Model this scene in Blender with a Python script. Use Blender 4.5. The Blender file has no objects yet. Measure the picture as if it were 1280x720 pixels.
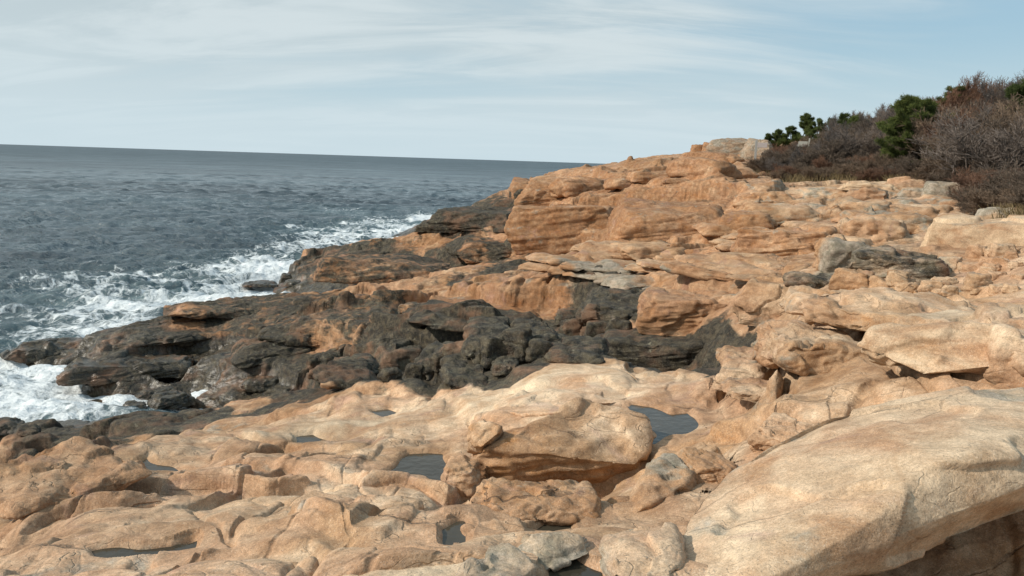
import bpy, bmesh, math, random, sys, time
import numpy as np
from mathutils import Vector, Matrix
T0 = time.time()
random.seed(7)
rng = np.random.default_rng(11)
sc = bpy.context.scene
COL = sc.collection
F32 = np.float32

# ------------------------------------------------------------------ camera
CAMH = 8.0
FPX = 1000.0
PITCH = math.atan(159.3 / FPX)
ROLL = math.radians(-1.85)
cam_d = bpy.data.cameras.new('camera')
cam = bpy.data.objects.new('camera', cam_d)
COL.objects.link(cam)
sc.camera = cam
cam_d.sensor_width = 36.0
cam_d.lens = 36.0 * FPX / 1280.0
cam_d.clip_start = 0.05
cam_d.clip_end = 60000.0
Rm = Matrix.Rotation(math.pi / 2 - PITCH, 3, 'X') @ Matrix.Rotation(ROLL, 3, 'Z')
if (Rm @ Vector((-0.64, 0, -1))).normalized().z > (Rm @ Vector((0.135, 0, -1))).normalized().z:
    Rm = Matrix.Rotation(math.pi / 2 - PITCH, 3, 'X') @ Matrix.Rotation(-ROLL, 3, 'Z')
cam.matrix_world = Matrix.Translation((0, 0, CAMH)) @ Rm.to_4x4()
RN = np.array(Rm)

def ray(px, py):
    d = RN @ np.array([(px - 640) / FPX, -(py - 360) / FPX, -1.0])
    return d / math.hypot(d[0], d[1])          # per unit of horizontal distance

def yh(px):
    return 180 + 0.03226 * px

def at_z(px, py, z):
    d = ray(px, py)
    t = (z - CAMH) / d[2]
    return np.array([d[0] * t, d[1] * t, z])

def at_d(px, py, dist):
    d = ray(px, py)
    return np.array([d[0] * dist, d[1] * dist, CAMH + d[2] * dist])

def az(px):
    d = ray(px, yh(px))
    return d[0], d[1]

# ------------------------------------------------------------------ noise
def _h(ix, iy, iz, s):
    a = (ix.astype(np.int64) * 374761393 + iy.astype(np.int64) * 668265263 + iz * 2147483647 + s * 144665) & 0xFFFFFFFF
    a = ((a ^ (a >> 13)) * 1274126177) & 0xFFFFFFFF
    a = ((a ^ (a >> 15)) * 2246822519) & 0xFFFFFFFF
    return (a ^ (a >> 16)) & 0xFFFFFFFF

def rnd2(ix, iy, s):
    return (_h(ix, iy, np.int64(s * 7 + 1), s) / 4294967296.0).astype(F32)

def noise2(x, y, s=0):
    ix = np.floor(x); iy = np.floor(y)
    fx = (x - ix).astype(F32); fy = (y - iy).astype(F32)
    ix = ix.astype(np.int64); iy = iy.astype(np.int64)
    u = fx * fx * fx * (fx * (fx * 6 - 15) + 10); v = fy * fy * fy * (fy * (fy * 6 - 15) + 10)
    def g(dx, dy):
        a = rnd2(ix + dx, iy + dy, s) * F32(2 * math.pi)
        return np.cos(a) * (fx - dx) + np.sin(a) * (fy - dy)
    a = g(0, 0); b = g(1, 0); c = g(0, 1); d = g(1, 1)
    return ((a + (b - a) * u) * (1 - v) + (c + (d - c) * u) * v) * F32(1.5)

def noise3(x, y, z, s=0):
    ix = np.floor(x); iy = np.floor(y); iz = np.floor(z)
    fx = (x - ix).astype(F32); fy = (y - iy).astype(F32); fz = (z - iz).astype(F32)
    ix = ix.astype(np.int64); iy = iy.astype(np.int64); iz = iz.astype(np.int64)
    u = fx * fx * (3 - 2 * fx); v = fy * fy * (3 - 2 * fy); w = fz * fz * (3 - 2 * fz)
    out = np.zeros(x.shape, F32)
    for dz in (0, 1):
        wz = w if dz else 1 - w
        for dy in (0, 1):
            wy = v if dy else 1 - v
            for dx in (0, 1):
                wx = u if dx else 1 - u
                h = (_h(ix + dx, iy + dy, (iz + dz) * 1, s) >> 4)
                gx = ((h & 255).astype(F32) - 127.5); gy = (((h >> 8) & 255).astype(F32) - 127.5); gz = (((h >> 16) & 255).astype(F32) - 127.5)
                out += wx * wy * wz * (gx * (fx - dx) + gy * (fy - dy) + gz * (fz - dz))
    return out / F32(90.0)

def fbm2(x, y, o=4, s=0, g=0.5):
    r = 0; a = 1.0
    for i in range(o):
        r = r + noise2(x, y, s + i) * a
        x = x * 2.03 + 11.3; y = y * 2.03 - 4.7; a *= g
    return r

def fbm3(x, y, z, o=4, s=0, g=0.5, billow=False):
    r = 0; a = 1.0
    for i in range(o):
        n = noise3(x, y, z, s + i)
        if billow: n = np.abs(n) * 2 - 0.5
        r = r + n * a
        x = x * 2.03 + 3.1; y = y * 2.03 - 4.7; z = z * 2.03 + 1.9; a *= g
    return r

def slabs(u, v, s, k=14.0):
    """blocky slabs: blended cell heights, crack mask, per-cell random"""
    iu = np.floor(u).astype(np.int64); iv = np.floor(v).astype(np.int64)
    ds_ = []; hs_ = []
    for a in (-1, 0, 1):
        for b in (-1, 0, 1):
            cu = iu + a; cv = iv + b
            r1 = rnd2(cu, cv, s); r2 = rnd2(cu, cv, s + 1); r3 = rnd2(cu, cv, s + 2); r4 = rnd2(cu, cv, s + 3)
            du = (u - cu).astype(F32) - (0.15 + 0.7 * r1); dv = (v - cv).astype(F32) - (0.15 + 0.7 * r2)
            ds_.append(np.sqrt(du * du + dv * dv)); hs_.append(r3 - 0.5 + (r4 - 0.5) * du * 0.9 + (r1 - 0.5) * dv * 0.9)
    D_ = np.sort(np.stack(ds_[:]), axis=0)[:2]; d1, d2 = D_
    W = np.zeros(u.shape, F32); Hh = np.zeros(u.shape, F32)
    for d, hh in zip(ds_, hs_):
        w = np.exp(-k * (d - d1)); Hh += w * hh; W += w
    return Hh / W, d2 - d1

def sstep(a, b, x):
    t = np.clip((x - a) / (b - a), 0, 1)
    return t * t * (3 - 2 * t)

# ------------------------------------------------------------------ base terrain from control heights
CP = []
def P(px, py, z): p = at_z(px, py, z); CP.append(p)
def D(px, py, dist): p = at_d(px, py, dist); CP.append(p)
def G(px, dist, z): x, y = az(px); CP.append(np.array([x * dist, y * dist, z]))
for a in [(0,720,5.2),(200,720,5.5),(400,720,5.85),(600,720,6.0),(800,720,6.0),(1000,720,5.75),(1150,720,5.5),(1280,720,5.6),
          (0,650,4.3),(150,640,4.6),(300,640,5.0),(450,650,5.35),(600,655,5.4),(720,650,5.0),(800,650,5.5),
          (0,600,3.2),(120,590,3.9),(250,590,4.4),(400,590,4.8),(525,585,4.75),(680,620,4.8),(770,610,4.9),(850,600,5.4)]: P(*a)
for a in [(0,565,19),(80,560,17.6),(250,530,15),(350,530,13.4),(450,530,11.6),(550,530,10.3),(700,520,9.2),(835,525,8.9),
          (0,553,23),(100,538,22.4),(200,527,21.5),(300,512,20.6),(430,488,18.3),(520,480,17),(600,477,15.5),(650,468,14.6),(690,456,14),(760,460,13.6),(850,468,13),(900,478,12)]: D(*a)
for a in [(0,-1,6.4),(0,1,6.4),(-3,1,6.0),(3,1,6.2),(-8,2,4.3),(8,2,6.6),(-14,4,2.0),(-22,6,-1.5),(14,4,7.6),(26,8,9),(-10,8,1.5),(-6,3,4.8),(5,3,6.2)]: CP.append(np.array(a, float))
for a in [(430,21,0.9),(520,19.6,0.9),(600,18.6,0.9),(700,16.6,1.6),(800,15.2,2.4),(880,14.2,3.3),
          (330,22.5,0.5),(0,26.5,-.6),(100,25.8,-.6),(200,24.6,-.5)]: G(*a)
for a in [(60,430,.45),(30,440,.1),(130,413,.9),(110,437,.8),(105,470,.1),(180,468,.5),(180,480,0),(260,480,.4),(350,487,.6)]: P(*a)
for a in [(0,29,-1.7),(60,28,-1.7),(120,27.5,-1.7),(180,27,-1.5),(235,26.6,-1.0),(60,31.5,-1.3),(0,33,-1.5),(150,29.3,-1.2),(205,29.5,-.8),(265,25.4,-.6)]: G(*a)
for a in [(600,470,21),(600,398,24),(500,470,22),(500,420,26),(400,480,23.5),(400,440,26.5),(300,452,28),(250,462,29),
          (700,450,19),(700,400,23),(200,398,35),(300,376,36),(330,372,37),(500,380,29.5),(420,382,32),(380,410,29),
          (620,388,23.9),(700,384,23),(560,350,33),(640,335,33.5),(740,332,29),(450,360,37.5),(400,352,46),(362,352,48),
          (500,346,43.6),(600,326,39.7),(375,323,55),(430,308,52),(520,300,46.6),(600,295,42),(690,296,38),
          (522,284,90),(560,268,85),(620,255,80),(600,275,72.7),(560,290,73),(520,298,70),(640,290,44),(615,286,60),
          (700,310,37),(800,300,36),(900,290,34.6),(660,248,48),(740,240,46),(840,235,44),(900,240,40),
          (637,236,85),(660,222,85),(700,215,85),(780,205,85),(860,193,85),(880,186,85),(910,175,86),(950,175,86),
          (720,228,62),(850,210,65),(930,200,70),(940,215,58),(900,225,52),
          (960,240,38),(1000,235,42),(1100,232,42),(1200,240,38),(1280,268,30),(1000,290,27),(1100,275,28),(1200,292,23),(1280,305,20),
          (1000,330,20),(900,340,22),(800,362,21.5),(1100,345,16),(1200,345,15),(1280,345,14),
          (860,412,17),(760,438,18),(900,442,15.5),(930,442,14.6),(960,372,16.5),(1050,380,14),(985,425,11.6),(1150,380,12.5),(1280,385,10.5),
          (1100,440,9),(1200,430,8.7),(1280,430,8.2),(1000,480,8.5),(900,512,9),(1100,490,7.3),(900,565,7),(960,520,7.5),(1000,600,5.9),(1200,560,6.3),
          (950,445,11),(1280,500,6.8),(930,470,11)]: D(*a)
for a in [(330,44,-1),(240,41,-1),(130,39,-1),(20,38,-1.5),(380,60,-1.2),(430,60,-1.2),(500,58,-0.4),(560,62,0.2),
          (640,95,1),(700,98,3),(780,100,4),(860,105,6),(950,110,9),(540,96,-2),(600,100,-1.5),(700,120,-3),(800,130,-3),(900,140,-2),
          (1280,60,10.6),(1150,60,9.6),(1050,65,9.5),(1000,75,9.9),(1280,45,8.8),(1100,50,8.2),(1200,48,8.5),(1280,90,12.8),(1100,90,11),(1145,52,8.6),(1280,36,7.6),
          (1500,40,10),(1500,15,7.5),(1500,70,14),(1500,7,7),
          (0,45,-5),(200,45,-4),(300,55,-4),(400,68,-3),(450,75,-3),(490,110,-4),
          (300,80,-6),(0,80,-8),(600,150,-6),(-300,20,-2),(-300,60,-6),(600,600,-12),(900,600,-8),(1280,600,5),(1500,600,5),(0,600,-12),(-300,600,-12),(1280,200,9),(1050,200,6),(1600,200,9)]: G(*a)
_k = []
for c_ in CP:      # drop control points that nearly coincide
    q_ = (math.atan2(c_[0], c_[1]), .5 * math.log(c_[0] ** 2 + c_[1] ** 2 + .3))
    if all(math.hypot(q_[0] - e[0], q_[1] - e[1]) > .024 for e in _k): _k.append((*q_, c_))
    else: print('dropped', c_)
CP = np.array([e[2] for e in _k])
ct = np.arctan2(CP[:, 0], CP[:, 1]); cr = 0.5 * np.log(CP[:, 0] ** 2 + CP[:, 1] ** 2 + 0.3)
_c = 0.02
K = np.sqrt((ct[:, None] - ct) ** 2 + (cr[:, None] - cr) ** 2 + _c * _c)
n = len(CP)
A = np.zeros((n + 3, n + 3)); A[:n, :n] = -K + np.eye(n) * 2e-4
A[:n, n] = 1; A[:n, n + 1] = ct; A[:n, n + 2] = cr; A[n:, :n] = A[:n, n:].T
wts = np.linalg.solve(A, np.concatenate([CP[:, 2], [0, 0, 0]]))

def base(x, y):
    sh = np.shape(x); x = np.ravel(x); y = np.ravel(y)
    th = np.arctan2(x, y); lr = 0.5 * np.log(x * x + y * y + 0.3)
    out = wts[n] + wts[n + 1] * th + wts[n + 2] * lr
    out = out.astype(F32)
    for i in range(n):
        out -= (wts[i] * np.sqrt(((th - ct[i]) ** 2 + (lr - cr[i]) ** 2 + _c * _c))).astype(F32)
    return out.reshape(sh)

_ts = np.exp(np.linspace(math.log(2.0), math.log(300), 900))
def hit(px, py, hf=None):
    """where the sight line of a photo pixel meets the ground"""
    d = ray(px, py)
    z = CAMH + d[2] * _ts
    h = (hf or base)(d[0] * _ts, d[1] * _ts)
    k = np.nonzero(h >= z)[0]
    i = k[0] if len(k) else len(_ts) - 1
    if i > 0 and len(k):
        a = (z[i-1] - h[i-1]); b = (h[i] - z[i]); t = _ts[i-1] + (_ts[i] - _ts[i-1]) * a / max(a + b, 1e-6)
    else: t = _ts[i]
    return np.array([d[0] * t, d[1] * t, CAMH + d[2] * t])

# ------------------------------------------------------------------ traced features (photo pixels put on the ground)
POOLS = [  # outline, name
    ([(788,506),(815,508),(840,516),(868,512),(872,530),(862,546),(838,549),(815,556),(812,530),(800,520)], 'pool'),
    ([(482,593),(508,566),(560,566),(552,585),(550,606),(532,600),(505,600)], 'pool'),
    ([(548,662),(574,655),(576,684),(552,684)], 'pool'),
    ([(664,666),(690,650),(722,652),(722,674),(690,668)], 'pool'),
    ([(680,706),(716,694),(748,716),(748,735),(680,735)], 'pool'),
    ([(160,580),(186,570),(205,583),(240,592),(236,598),(205,590),(180,586)], 'pool'),
    ([(366,546),(392,543),(415,551),(402,558),(372,556)], 'pool'),
    ([(0,634),(20,640),(42,648),(20,656),(0,652)], 'pool'),
    ([(0,602),(35,596),(58,600),(20,610),(0,612)], 'pool'),
    ([(645,397),(655,399),(672,401),(662,403),(644,402),(636,399)], 'pool'),
    ([(460,514),(486,511),(497,518),(478,523)], 'pool'),
    ([(655,522),(672,516),(688,524),(672,531),(655,530)], 'pool'),
    ([(716,526),(740,524),(766,528),(745,533),(722,532)], 'pool'),
    ([(755,494),(775,490),(782,498),(765,502)], 'pool'),
    ([(165,668),(200,662),(180,676),(160,678)], 'pool'),
    ([(110,688),(150,684),(215,684),(240,676),(245,692),(205,694),(160,704),(120,700)], 'pool'),
]
pools = []
for o, _n in POOLS:
    c = np.mean(np.array(o, float), 0)
    ph = hit(c[0], c[1])
    zl = ph[2] - 0.01
    poly = np.array([at_z(a, b, zl)[:2] for a, b in o])
    pools.append((poly, zl))

def poly_sd(x, y, poly):
    """signed distance to a polygon, negative inside"""
    d = np.full(x.shape, 1e9); ins = np.zeros(x.shape, bool)
    m = len(poly)
    for i in range(m):
        ax, ay = poly[i]; bx, by = poly[(i + 1) % m]
        ex, ey = bx - ax, by - ay
        t = np.clip(((x - ax) * ex + (y - ay) * ey) / (ex * ex + ey * ey + 1e-9), 0, 1)
        d = np.minimum(d, (x - ax - ex * t) ** 2 + (y - ay - ey * t) ** 2)
        c = ((ay > y) != (by > y)) & (x < ex * (y - ay) / (ey + 1e-12) + ax)
        ins ^= c
    d = np.sqrt(d)
    return np.where(ins, -d, d)

def line_sd(x, y, pts):
    """signed distance to an open line (positive on the far/left side), and position along it 0..1"""
    best = np.full(x.shape, 1e9); sg = np.zeros(x.shape); tt = np.zeros(x.shape)
    m = len(pts) - 1
    for i in range(m):
        ax, ay = pts[i]; bx, by = pts[i + 1]
        ex, ey = bx - ax, by - ay
        t = np.clip(((x - ax) * ex + (y - ay) * ey) / (ex * ex + ey * ey + 1e-9), 0, 1)
        dx = x - ax - ex * t; dy = y - ay - ey * t
        d = dx * dx + dy * dy
        k = d < best
        best = np.where(k, d, best); sg = np.where(k, np.sign(ex * (y - ay) - ey * (x - ax)), sg); tt = np.where(k, (i + t) / m, tt)
    return np.sqrt(best) * sg, tt

# ledges: polyline of photo pixels (left to right along the lip), height of the step in metres, how far back it dies out
LEDGES = [
    ([(0,700),(70,668),(150,655),(215,640)], .18, .9),
    ([(60,655),(110,640),(200,632),(290,618),(330,620),(420,600)], .22, 1.0),
    ([(20,640),(60,636),(100,640),(135,632),(160,610),(210,585)], .45, 1.6),
    ([(0,596),(60,590),(120,575),(160,556)], .35, 1.6),
    ([(0,565),(60,560),(110,548),(160,540),(240,530)], .25, 1.2),
    ([(215,704),(290,690),(380,684),(440,690)], .16, .8),
    ([(330,655),(400,668),(440,672),(480,655),(560,640)], .16, .9),
    ([(150,690),(240,680),(300,672),(400,668),(470,676),(560,656)], .2, 1.0),
    ([(240,600),(300,596),(350,590),(440,600),(500,612)], .18, 1.0),
    ([(250,560),(330,560),(400,560),(470,575)], .14, 1.0),
    ([(300,535),(360,525),(420,520),(500,512),(560,510)], .2, 1.0),
    ([(420,500),(480,492),(560,486),(620,484)], .25, .8),
    ([(360,610),(430,618),(500,615),(560,632),(590,628)], .25, .8),
    ([(430,590),(470,585),(490,570),(540,560)], .15, .7),
    ([(574,684),(580,655),(640,655),(680,650)], .22, .6),
    ([(600,640),(660,634),(710,640),(740,632)], .2, .5),
    # right hand side
    ([(870,560),(900,545),(960,540),(1010,520)], .25, .9),
    ([(860,500),(900,495),(960,500),(1000,470),(1060,465)], .3, 1.0),
    ([(985,470),(990,440),(1050,432),(1120,440),(1180,432)], .3, 1.2),
    ([(965,430),(975,405),(1030,400),(1100,402),(1180,392),(1240,386)], .35, 1.2),
    ([(1000,395),(1060,380),(1150,374),(1240,362),(1290,358)], .3, 1.2),
    # mid distance shelves
    ([(380,455),(470,452),(540,462),(620,455),(690,448)], .9, 2.0),
    ([(330,430),(420,436),(490,440),(560,440),(640,430),(700,422)], 1.0, 2.5),
    ([(520,402),(560,392),(620,388),(690,384),(760,384),(790,376)], .9, 3.0),
    ([(690,400),(720,372),(800,374)], .4, 2.0),
    ([(380,405),(430,400),(500,392),(540,376)], .6, 2.5),
    ([(330,412),(400,395),(470,385)], .5, 2.0),
    ([(140,440),(230,430),(300,420),(350,418)], .6, 2.0),
    ([(560,372),(640,362),(720,360),(800,362),(900,352)], .3, 2.0),
    ([(640,352),(720,346),(800,342),(880,336),(960,334)], .3, 2.0),
    ([(740,372),(840,366),(900,362),(960,348)], .35, 2.0),
    ([(380,345),(440,346),(520,342),(580,330),(640,318),(700,312)], .9, 4.0),
    ([(400,325),(470,322),(560,315),(640,306)], .6, 4.0),
    ([(640,300),(700,306),(760,305),(830,296),(900,285)], 1.0, 5.0),
    ([(690,282),(760,270),(830,262),(900,252),(940,246)], 1.0, 6.0),
    ([(760,250),(840,246),(920,240)], .5, 4.0),
    ([(700,320),(760,318),(840,322),(880,310)], .5, 2.5),
    ([(780,340),(860,328),(920,318),(990,312)], .5, 2.5),
    ([(850,312),(900,300),(960,292),(1010,286)], .6, 2.5),
    ([(900,270),(960,266),(1020,270),(1090,268)], .5, 2.5),
    ([(1000,255),(1060,250),(1130,252),(1190,256)], .5, 2.5),
    ([(940,284),(1000,280),(1100,286),(1150,284)], .45, 2.0),
    ([(1040,334),(1100,328),(1160,322),(1230,318)], .3, 1.5),
    ([(560,290),(620,275),(680,262)], .9, 5.0),
    ([(640,240),(700,232),(760,226),(820,222)], .8, 6.0),
    ([(700,225),(760,216),(820,210),(870,205)], .7, 6.0),
    ([(830,215),(880,210),(940,208)], .6, 5.0),
    ([(870,200),(900,196),(945,196)], .9, 5.0),
    ([(870,188),(900,183),(940,182)], .9, 5.0),
]
CRACKS = [  # polyline, half width, depth
    ([(700,645),(730,625),(760,605),(800,590),(812,570),(815,556)], .09, .35),
    ([(868,512),(890,498),(905,482),(915,470)], .07, .3),
    ([(585,525),(600,533),(625,545),(650,560)], .03, .1),
    ([(626,535),(612,548),(598,560)], .03, .1),
    ([(240,648),(262,665),(290,680)], .03, .12),
    ([(100,692),(140,680),(165,672)], .05, .15),
    ([(330,655),(300,668),(290,684)], .03, .1),
    ([(60,655),(90,648),(100,636),(60,640),(20,640)], .07, .2),
    ([(640,625),(600,622),(560,630)], .03, .1),
    ([(820,600),(850,590),(880,580),(905,560)], .05, .2),
    ([(815,556),(845,560),(870,556)], .05, .2),
    ([(960,440),(975,470),(985,500)], .05, .2),
    ([(1085,445),(1120,455),(1150,470),(1200,476),(1290,484)], .04, .2),
    ([(1240,392),(1228,410),(1220,430)], .04, .12),
    ([(165,672),(185,690),(170,715)], .06, .12),
]
def prep(px):
    return np.array([hit(a, b)[:2] for a, b in px])
def lip(p):
    q = prep(p); th = np.arctan2(q[:, 0], q[:, 1]); r = np.hypot(q[:, 0], q[:, 1])
    o = np.argsort(th); th = th[o]; r = r[o]
    tt = np.linspace(th[0], th[-1], 60); rr = np.interp(tt, th, r)
    rr = np.convolve(np.pad(rr, 5, mode='edge'), np.hanning(11) / np.hanning(11).sum(), 'valid')
    g = np.gradient(rr, tt) / rr
    return tt, rr, 1 / np.sqrt(1 + np.minimum(g * g, 16))
LED = [(lip(p), h, L) for p, h, L in LEDGES]
CRK = [(prep(p), w, dp) for p, w, dp in CRACKS]

def bbox_sel(x, y, pts, m):
    lo = pts.min(0) - m; hi = pts.max(0) + m
    return (x > lo[0]) & (x < hi[0]) & (y > lo[1]) & (y < hi[1])

# vegetation zone: inland of this line
VEG = np.array([hit(a, b)[:2] for a, b in [(945,212),(955,222),(985,231),(1060,229),(1120,232),(1160,232),(1205,242),(1226,258),(1245,277),(1290,294)]])
VEG = np.vstack([VEG, [[60, 30], [400, 150], [400, 600], [80, 600], [45, 110], [28, 84], [25, 70]]])

def veg_mask(x, y):
    sd = poly_sd(x, y, VEG) + noise2(x * 0.5, y * 0.5, 91) * 1.0
    return sstep(0.6, -0.6, sd).astype(F32)

# the surf inlet, cut below the sea
INLET = np.array([at_z(a, b, 0)[:2] for a, b in [(-200,446),(20,450),(98,451),(84,474),(120,480),(190,483),(240,485),(262,492),(235,500),(200,511),(150,518),(90,526),(30,536),(-200,560)]])
def height(x, y, lod=True):
    sh = np.shape(x); x = np.ravel(np.asarray(x, float)); y = np.ravel(np.asarray(y, float))
    h = base(x, y).astype(F32)
    r = np.hypot(x, y)
    vm = veg_mask(x, y)
    rock = 1 - vm
    far = sstep(11, 24, r).astype(F32)
    right = sstep(0.0, 2.5, x - 0.12 * y)
    fine = 1 - far
    # ledges traced from the photograph
    TH = np.arctan2(x, y)
    for (tt_, rr_, cc_), hh, L in LED:
        w = 0.02 + 0.0045 * rr_.mean()
        k = (TH > tt_[0]) & (TH < tt_[-1]) & (np.abs(r - rr_.mean()) < np.ptp(rr_) + L * 4)
        if not k.any(): continue
        xs = x[k]; ys = y[k]; ths = TH[k]
        q = min(L, 3.)
        wob = noise2(xs / (2.6 * q) + 3, ys / (1.5 * q), 31) * .22 * q + noise2(xs * .9, ys * 1.6, 33) * .07 * min(1, q) 
        sd = (r[k] - np.interp(ths, tt_, rr_)) * np.interp(ths, tt_, cc_) + wob
        tt = (ths - tt_[0]) / (tt_[-1] - tt_[0])
        amp = hh * (.75 + .45 * noise2(xs / (2 * q), ys / (2 * q), 36)) * np.minimum(sstep(0, .2, tt), sstep(1, .8, tt))
        pr = sstep(0, w * 2.5, sd) * np.clip(1 - sd / L, 0, 1) ** 1.3
        un = np.where(sd < 0, -0.22 * np.exp(-(sd / (w * 4)) ** 2), -0.22 * (1 - sstep(0, w, sd)))
        h[k] += (amp * (pr + un)).astype(F32)
    # slabs
    wx = fbm2(x * 0.35, y * 0.35, 3, 5) ; wy = fbm2(x * 0.35, y * 0.35, 3, 15)
    def lay(ang, su, sv, s, k=40.0, wa=0.3):
        c, s_ = math.cos(ang), math.sin(ang)
        X = x + wx * sv * wa * 1.3; Y = y + wy * sv * wa * 1.3
        u = (X * c + Y * s_) / su; v = (-X * s_ + Y * c) / sv
        return slabs(u, v, s, k)
    a_near = math.radians(72); a_far = math.radians(30)
    H1, e1 = lay(a_near, 3.4, 1.1, 100)
    H2, e2 = lay(a_near + .25, 1.2, .45, 110)
    H6, e6 = lay(a_near - .3, .55, .24, 150)
    H3, e3 = lay(a_far, 12.0, 2.8, 120, 60, .2)
    H4, e4 = lay(a_far + .12, 5.0, 1.2, 130, 50, .2)
    H5, e5 = lay(a_far - .15, 1.7, .5, 140, 40, .2)
    crack = lambda e, w: np.exp(-(e / w) ** 2)
    soft = np.clip(noise2(x * .5, y * .5, 77) * 1.2 + .75, .25, 1.2)
    h += rock * (fine * (H1 * .24 - crack(e1, .030) * .06) * soft + far * (H3 * .55 - crack(e3, .05) * .22) * np.clip(soft, .6, 1.2))
    # bedding: the stone breaks into treads and risers along gently dipping planes
    dip = -x * .17 - y * .03 + fbm2(x * .05, y * .11, 3, 401) * .7
    def terr(hh_, q, off, wd):
        t_ = (hh_ + dip) / q + off
        f_ = t_ - np.floor(t_)
        g_ = np.floor(t_) + sstep(.5 - wd, .5 + wd, f_) * .82 + .18 * f_
        return ((g_ - off) * q - dip).astype(F32)
    am = np.clip(.75 + .8 * noise2(x * .22, y * .22, 402), .1, 1)
    qv = 1 + .25 * noise2(x * .05, y * .05, 405)
    h = h + rock * far * am * .75 * (terr(h, .85, .2, .07) - h)
    h = h + rock * far * .6 * (terr(h, .27, .6, .12) - h)
    h = h + rock * fine * am * .45 * (terr(h, .24, .3, .10) - h)
    h += rock * (fine * (H2 * .045 - crack(e2, .04) * .018 + H6 * .014 - crack(e6, .06) * .006) * soft + far * (H4 * .24 - crack(e4, .06) * .12 + H5 * .08 - crack(e5, .06) * .03) * np.clip(soft, .6, 1.2))
    # swells of the rock
    h += (rock * (noise2(x * .5, y * .8, 51) * .08 * (1 - far * .4) + np.abs(noise2(x * 1.0 + y * .4, y * .7, 61)) * .12 * (1 - far * .5) + noise2(x * .10, y * .2, 71) * .35 * far)).astype(F32)
    h += (vm * (noise2(x * .3, y * .3, 44) * .2)).astype(F32)
    for pts, w, dp in CRK:
        k = bbox_sel(x, y, pts, w * 5)
        if not k.any(): continue
        xs = x[k] + noise2(x[k] * 5, y[k] * 5, 34) * .04; ys = y[k] + noise2(x[k] * 5, y[k] * 5, 35) * .04
        sd, tt = line_sd(xs, ys, pts)
        h[k] -= (dp * np.exp(-(sd / w) ** 2)).astype(F32)
    for poly, zl in pools:
        R = 0.7 + .02 * np.hypot(*poly.mean(0))
        k = bbox_sel(x, y, poly, R * 1.5)
        if not k.any(): continue
        sd = poly_sd(x[k], y[k], poly) + noise2(x[k] * 2.5, y[k] * 2.5, 41) * .10
        hk = h[k]
        t = sstep(R, 0.0, sd)
        rim = zl + .03 + np.clip(sd, 0, None) * .12 + np.abs(noise2(x[k] * 3, y[k] * 3, 43)) * .03
        hk = hk * (1 - t) + np.maximum(rim, np.minimum(hk, zl + .05 + .2 * np.clip(sd, 0, None))) * t
        hk = np.where(sd < .03, np.minimum(hk, zl + .03 - sstep(.03, -.12, sd) * .13), hk)
        h[k] = hk
    k = bbox_sel(x, y, INLET, 1.5)
    if k.any():
        sd = poly_sd(x[k], y[k], INLET) + noise2(x[k] * 1.2, y[k] * 1.2, 47) * .25
        h[k] = np.minimum(h[k], np.where(sd < .6, -.45 + 1.3 * np.clip(sd + .35, 0, 1), 99)).astype(F32)
    return h.reshape(sh)

def mesh_from_grid(name, V, nr, nc, attrs=None, flip=False):
    me = bpy.data.meshes.new(name)
    me.vertices.add(nr * nc)
    me.vertices.foreach_set('co', V.reshape(-1).astype(F32))
    i = np.arange((nr - 1) * (nc - 1)); rr = i // (nc - 1); cc = i % (nc - 1)
    a = rr * nc + cc
    q = np.stack([a, a + 1, a + nc + 1, a + nc], 1) if not flip else np.stack([a, a + nc, a + nc + 1, a + 1], 1)
    me.loops.add(q.size); me.loops.foreach_set('vertex_index', q.reshape(-1).astype(np.int32))
    me.polygons.add(len(q)); me.polygons.foreach_set('loop_start', (np.arange(len(q)) * 4).astype(np.int32))
    try: me.polygons.foreach_set('loop_total', np.full(len(q), 4, np.int32))
    except Exception: pass
    me.update(calc_edges=True)
    me.polygons.foreach_set('use_smooth', np.ones(len(q), bool))
    for k, v in (attrs or {}).items():
        at = me.attributes.new(k, 'FLOAT', 'POINT'); at.data.foreach_set('value', v.reshape(-1).astype(F32))
    return me

def link(name, me, mat=None, parent=None, **props):
    o = bpy.data.objects.new(name, me); COL.objects.link(o)
    if mat and me is not None:
        me.materials.clear(); me.materials.append(mat)
    if parent: o.parent = parent
    for k, v in props.items(): o[k] = v
    return o

# colour regions of the rock (stains that belong to the stone), each a blob set in photo pixels
_bl = {}
def _blob(px, py, rx, ry):
    if (px, py, rx, ry) not in _bl:
        c = hit(px, py); d = math.hypot(c[0], c[1]); e = hit(px, py - ry)
        dd = min(max(np.hypot(*(e[:2] - c[:2])), ry * d / FPX), ry * d / FPX * 3.5)
        _bl[(px, py, rx, ry)] = (c[0], c[1], c[0] / d, c[1] / d, dd, rx * d / FPX)
    return _bl[(px, py, rx, ry)]
def blob_field(x, y, blobs):
    out = np.zeros(x.shape, F32)
    for px, py, rx, ry, a in blobs:
        cx_, cy_, ux, uy, dd, dt = _blob(px, py, rx, ry)
        m = 2.2 * max(dd, dt)
        k = (np.abs(x - cx_) < m) & (np.abs(y - cy_) < m)
        if not k.any(): continue
        dx = x[k] - cx_; dy = y[k] - cy_
        ra = (dx * ux + dy * uy) / dd; ta = (dx * -uy + dy * ux) / dt
        out[k] = np.maximum(out[k], a * np.exp(-(ra * ra + ta * ta) ** 1.2))
    return out
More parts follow.
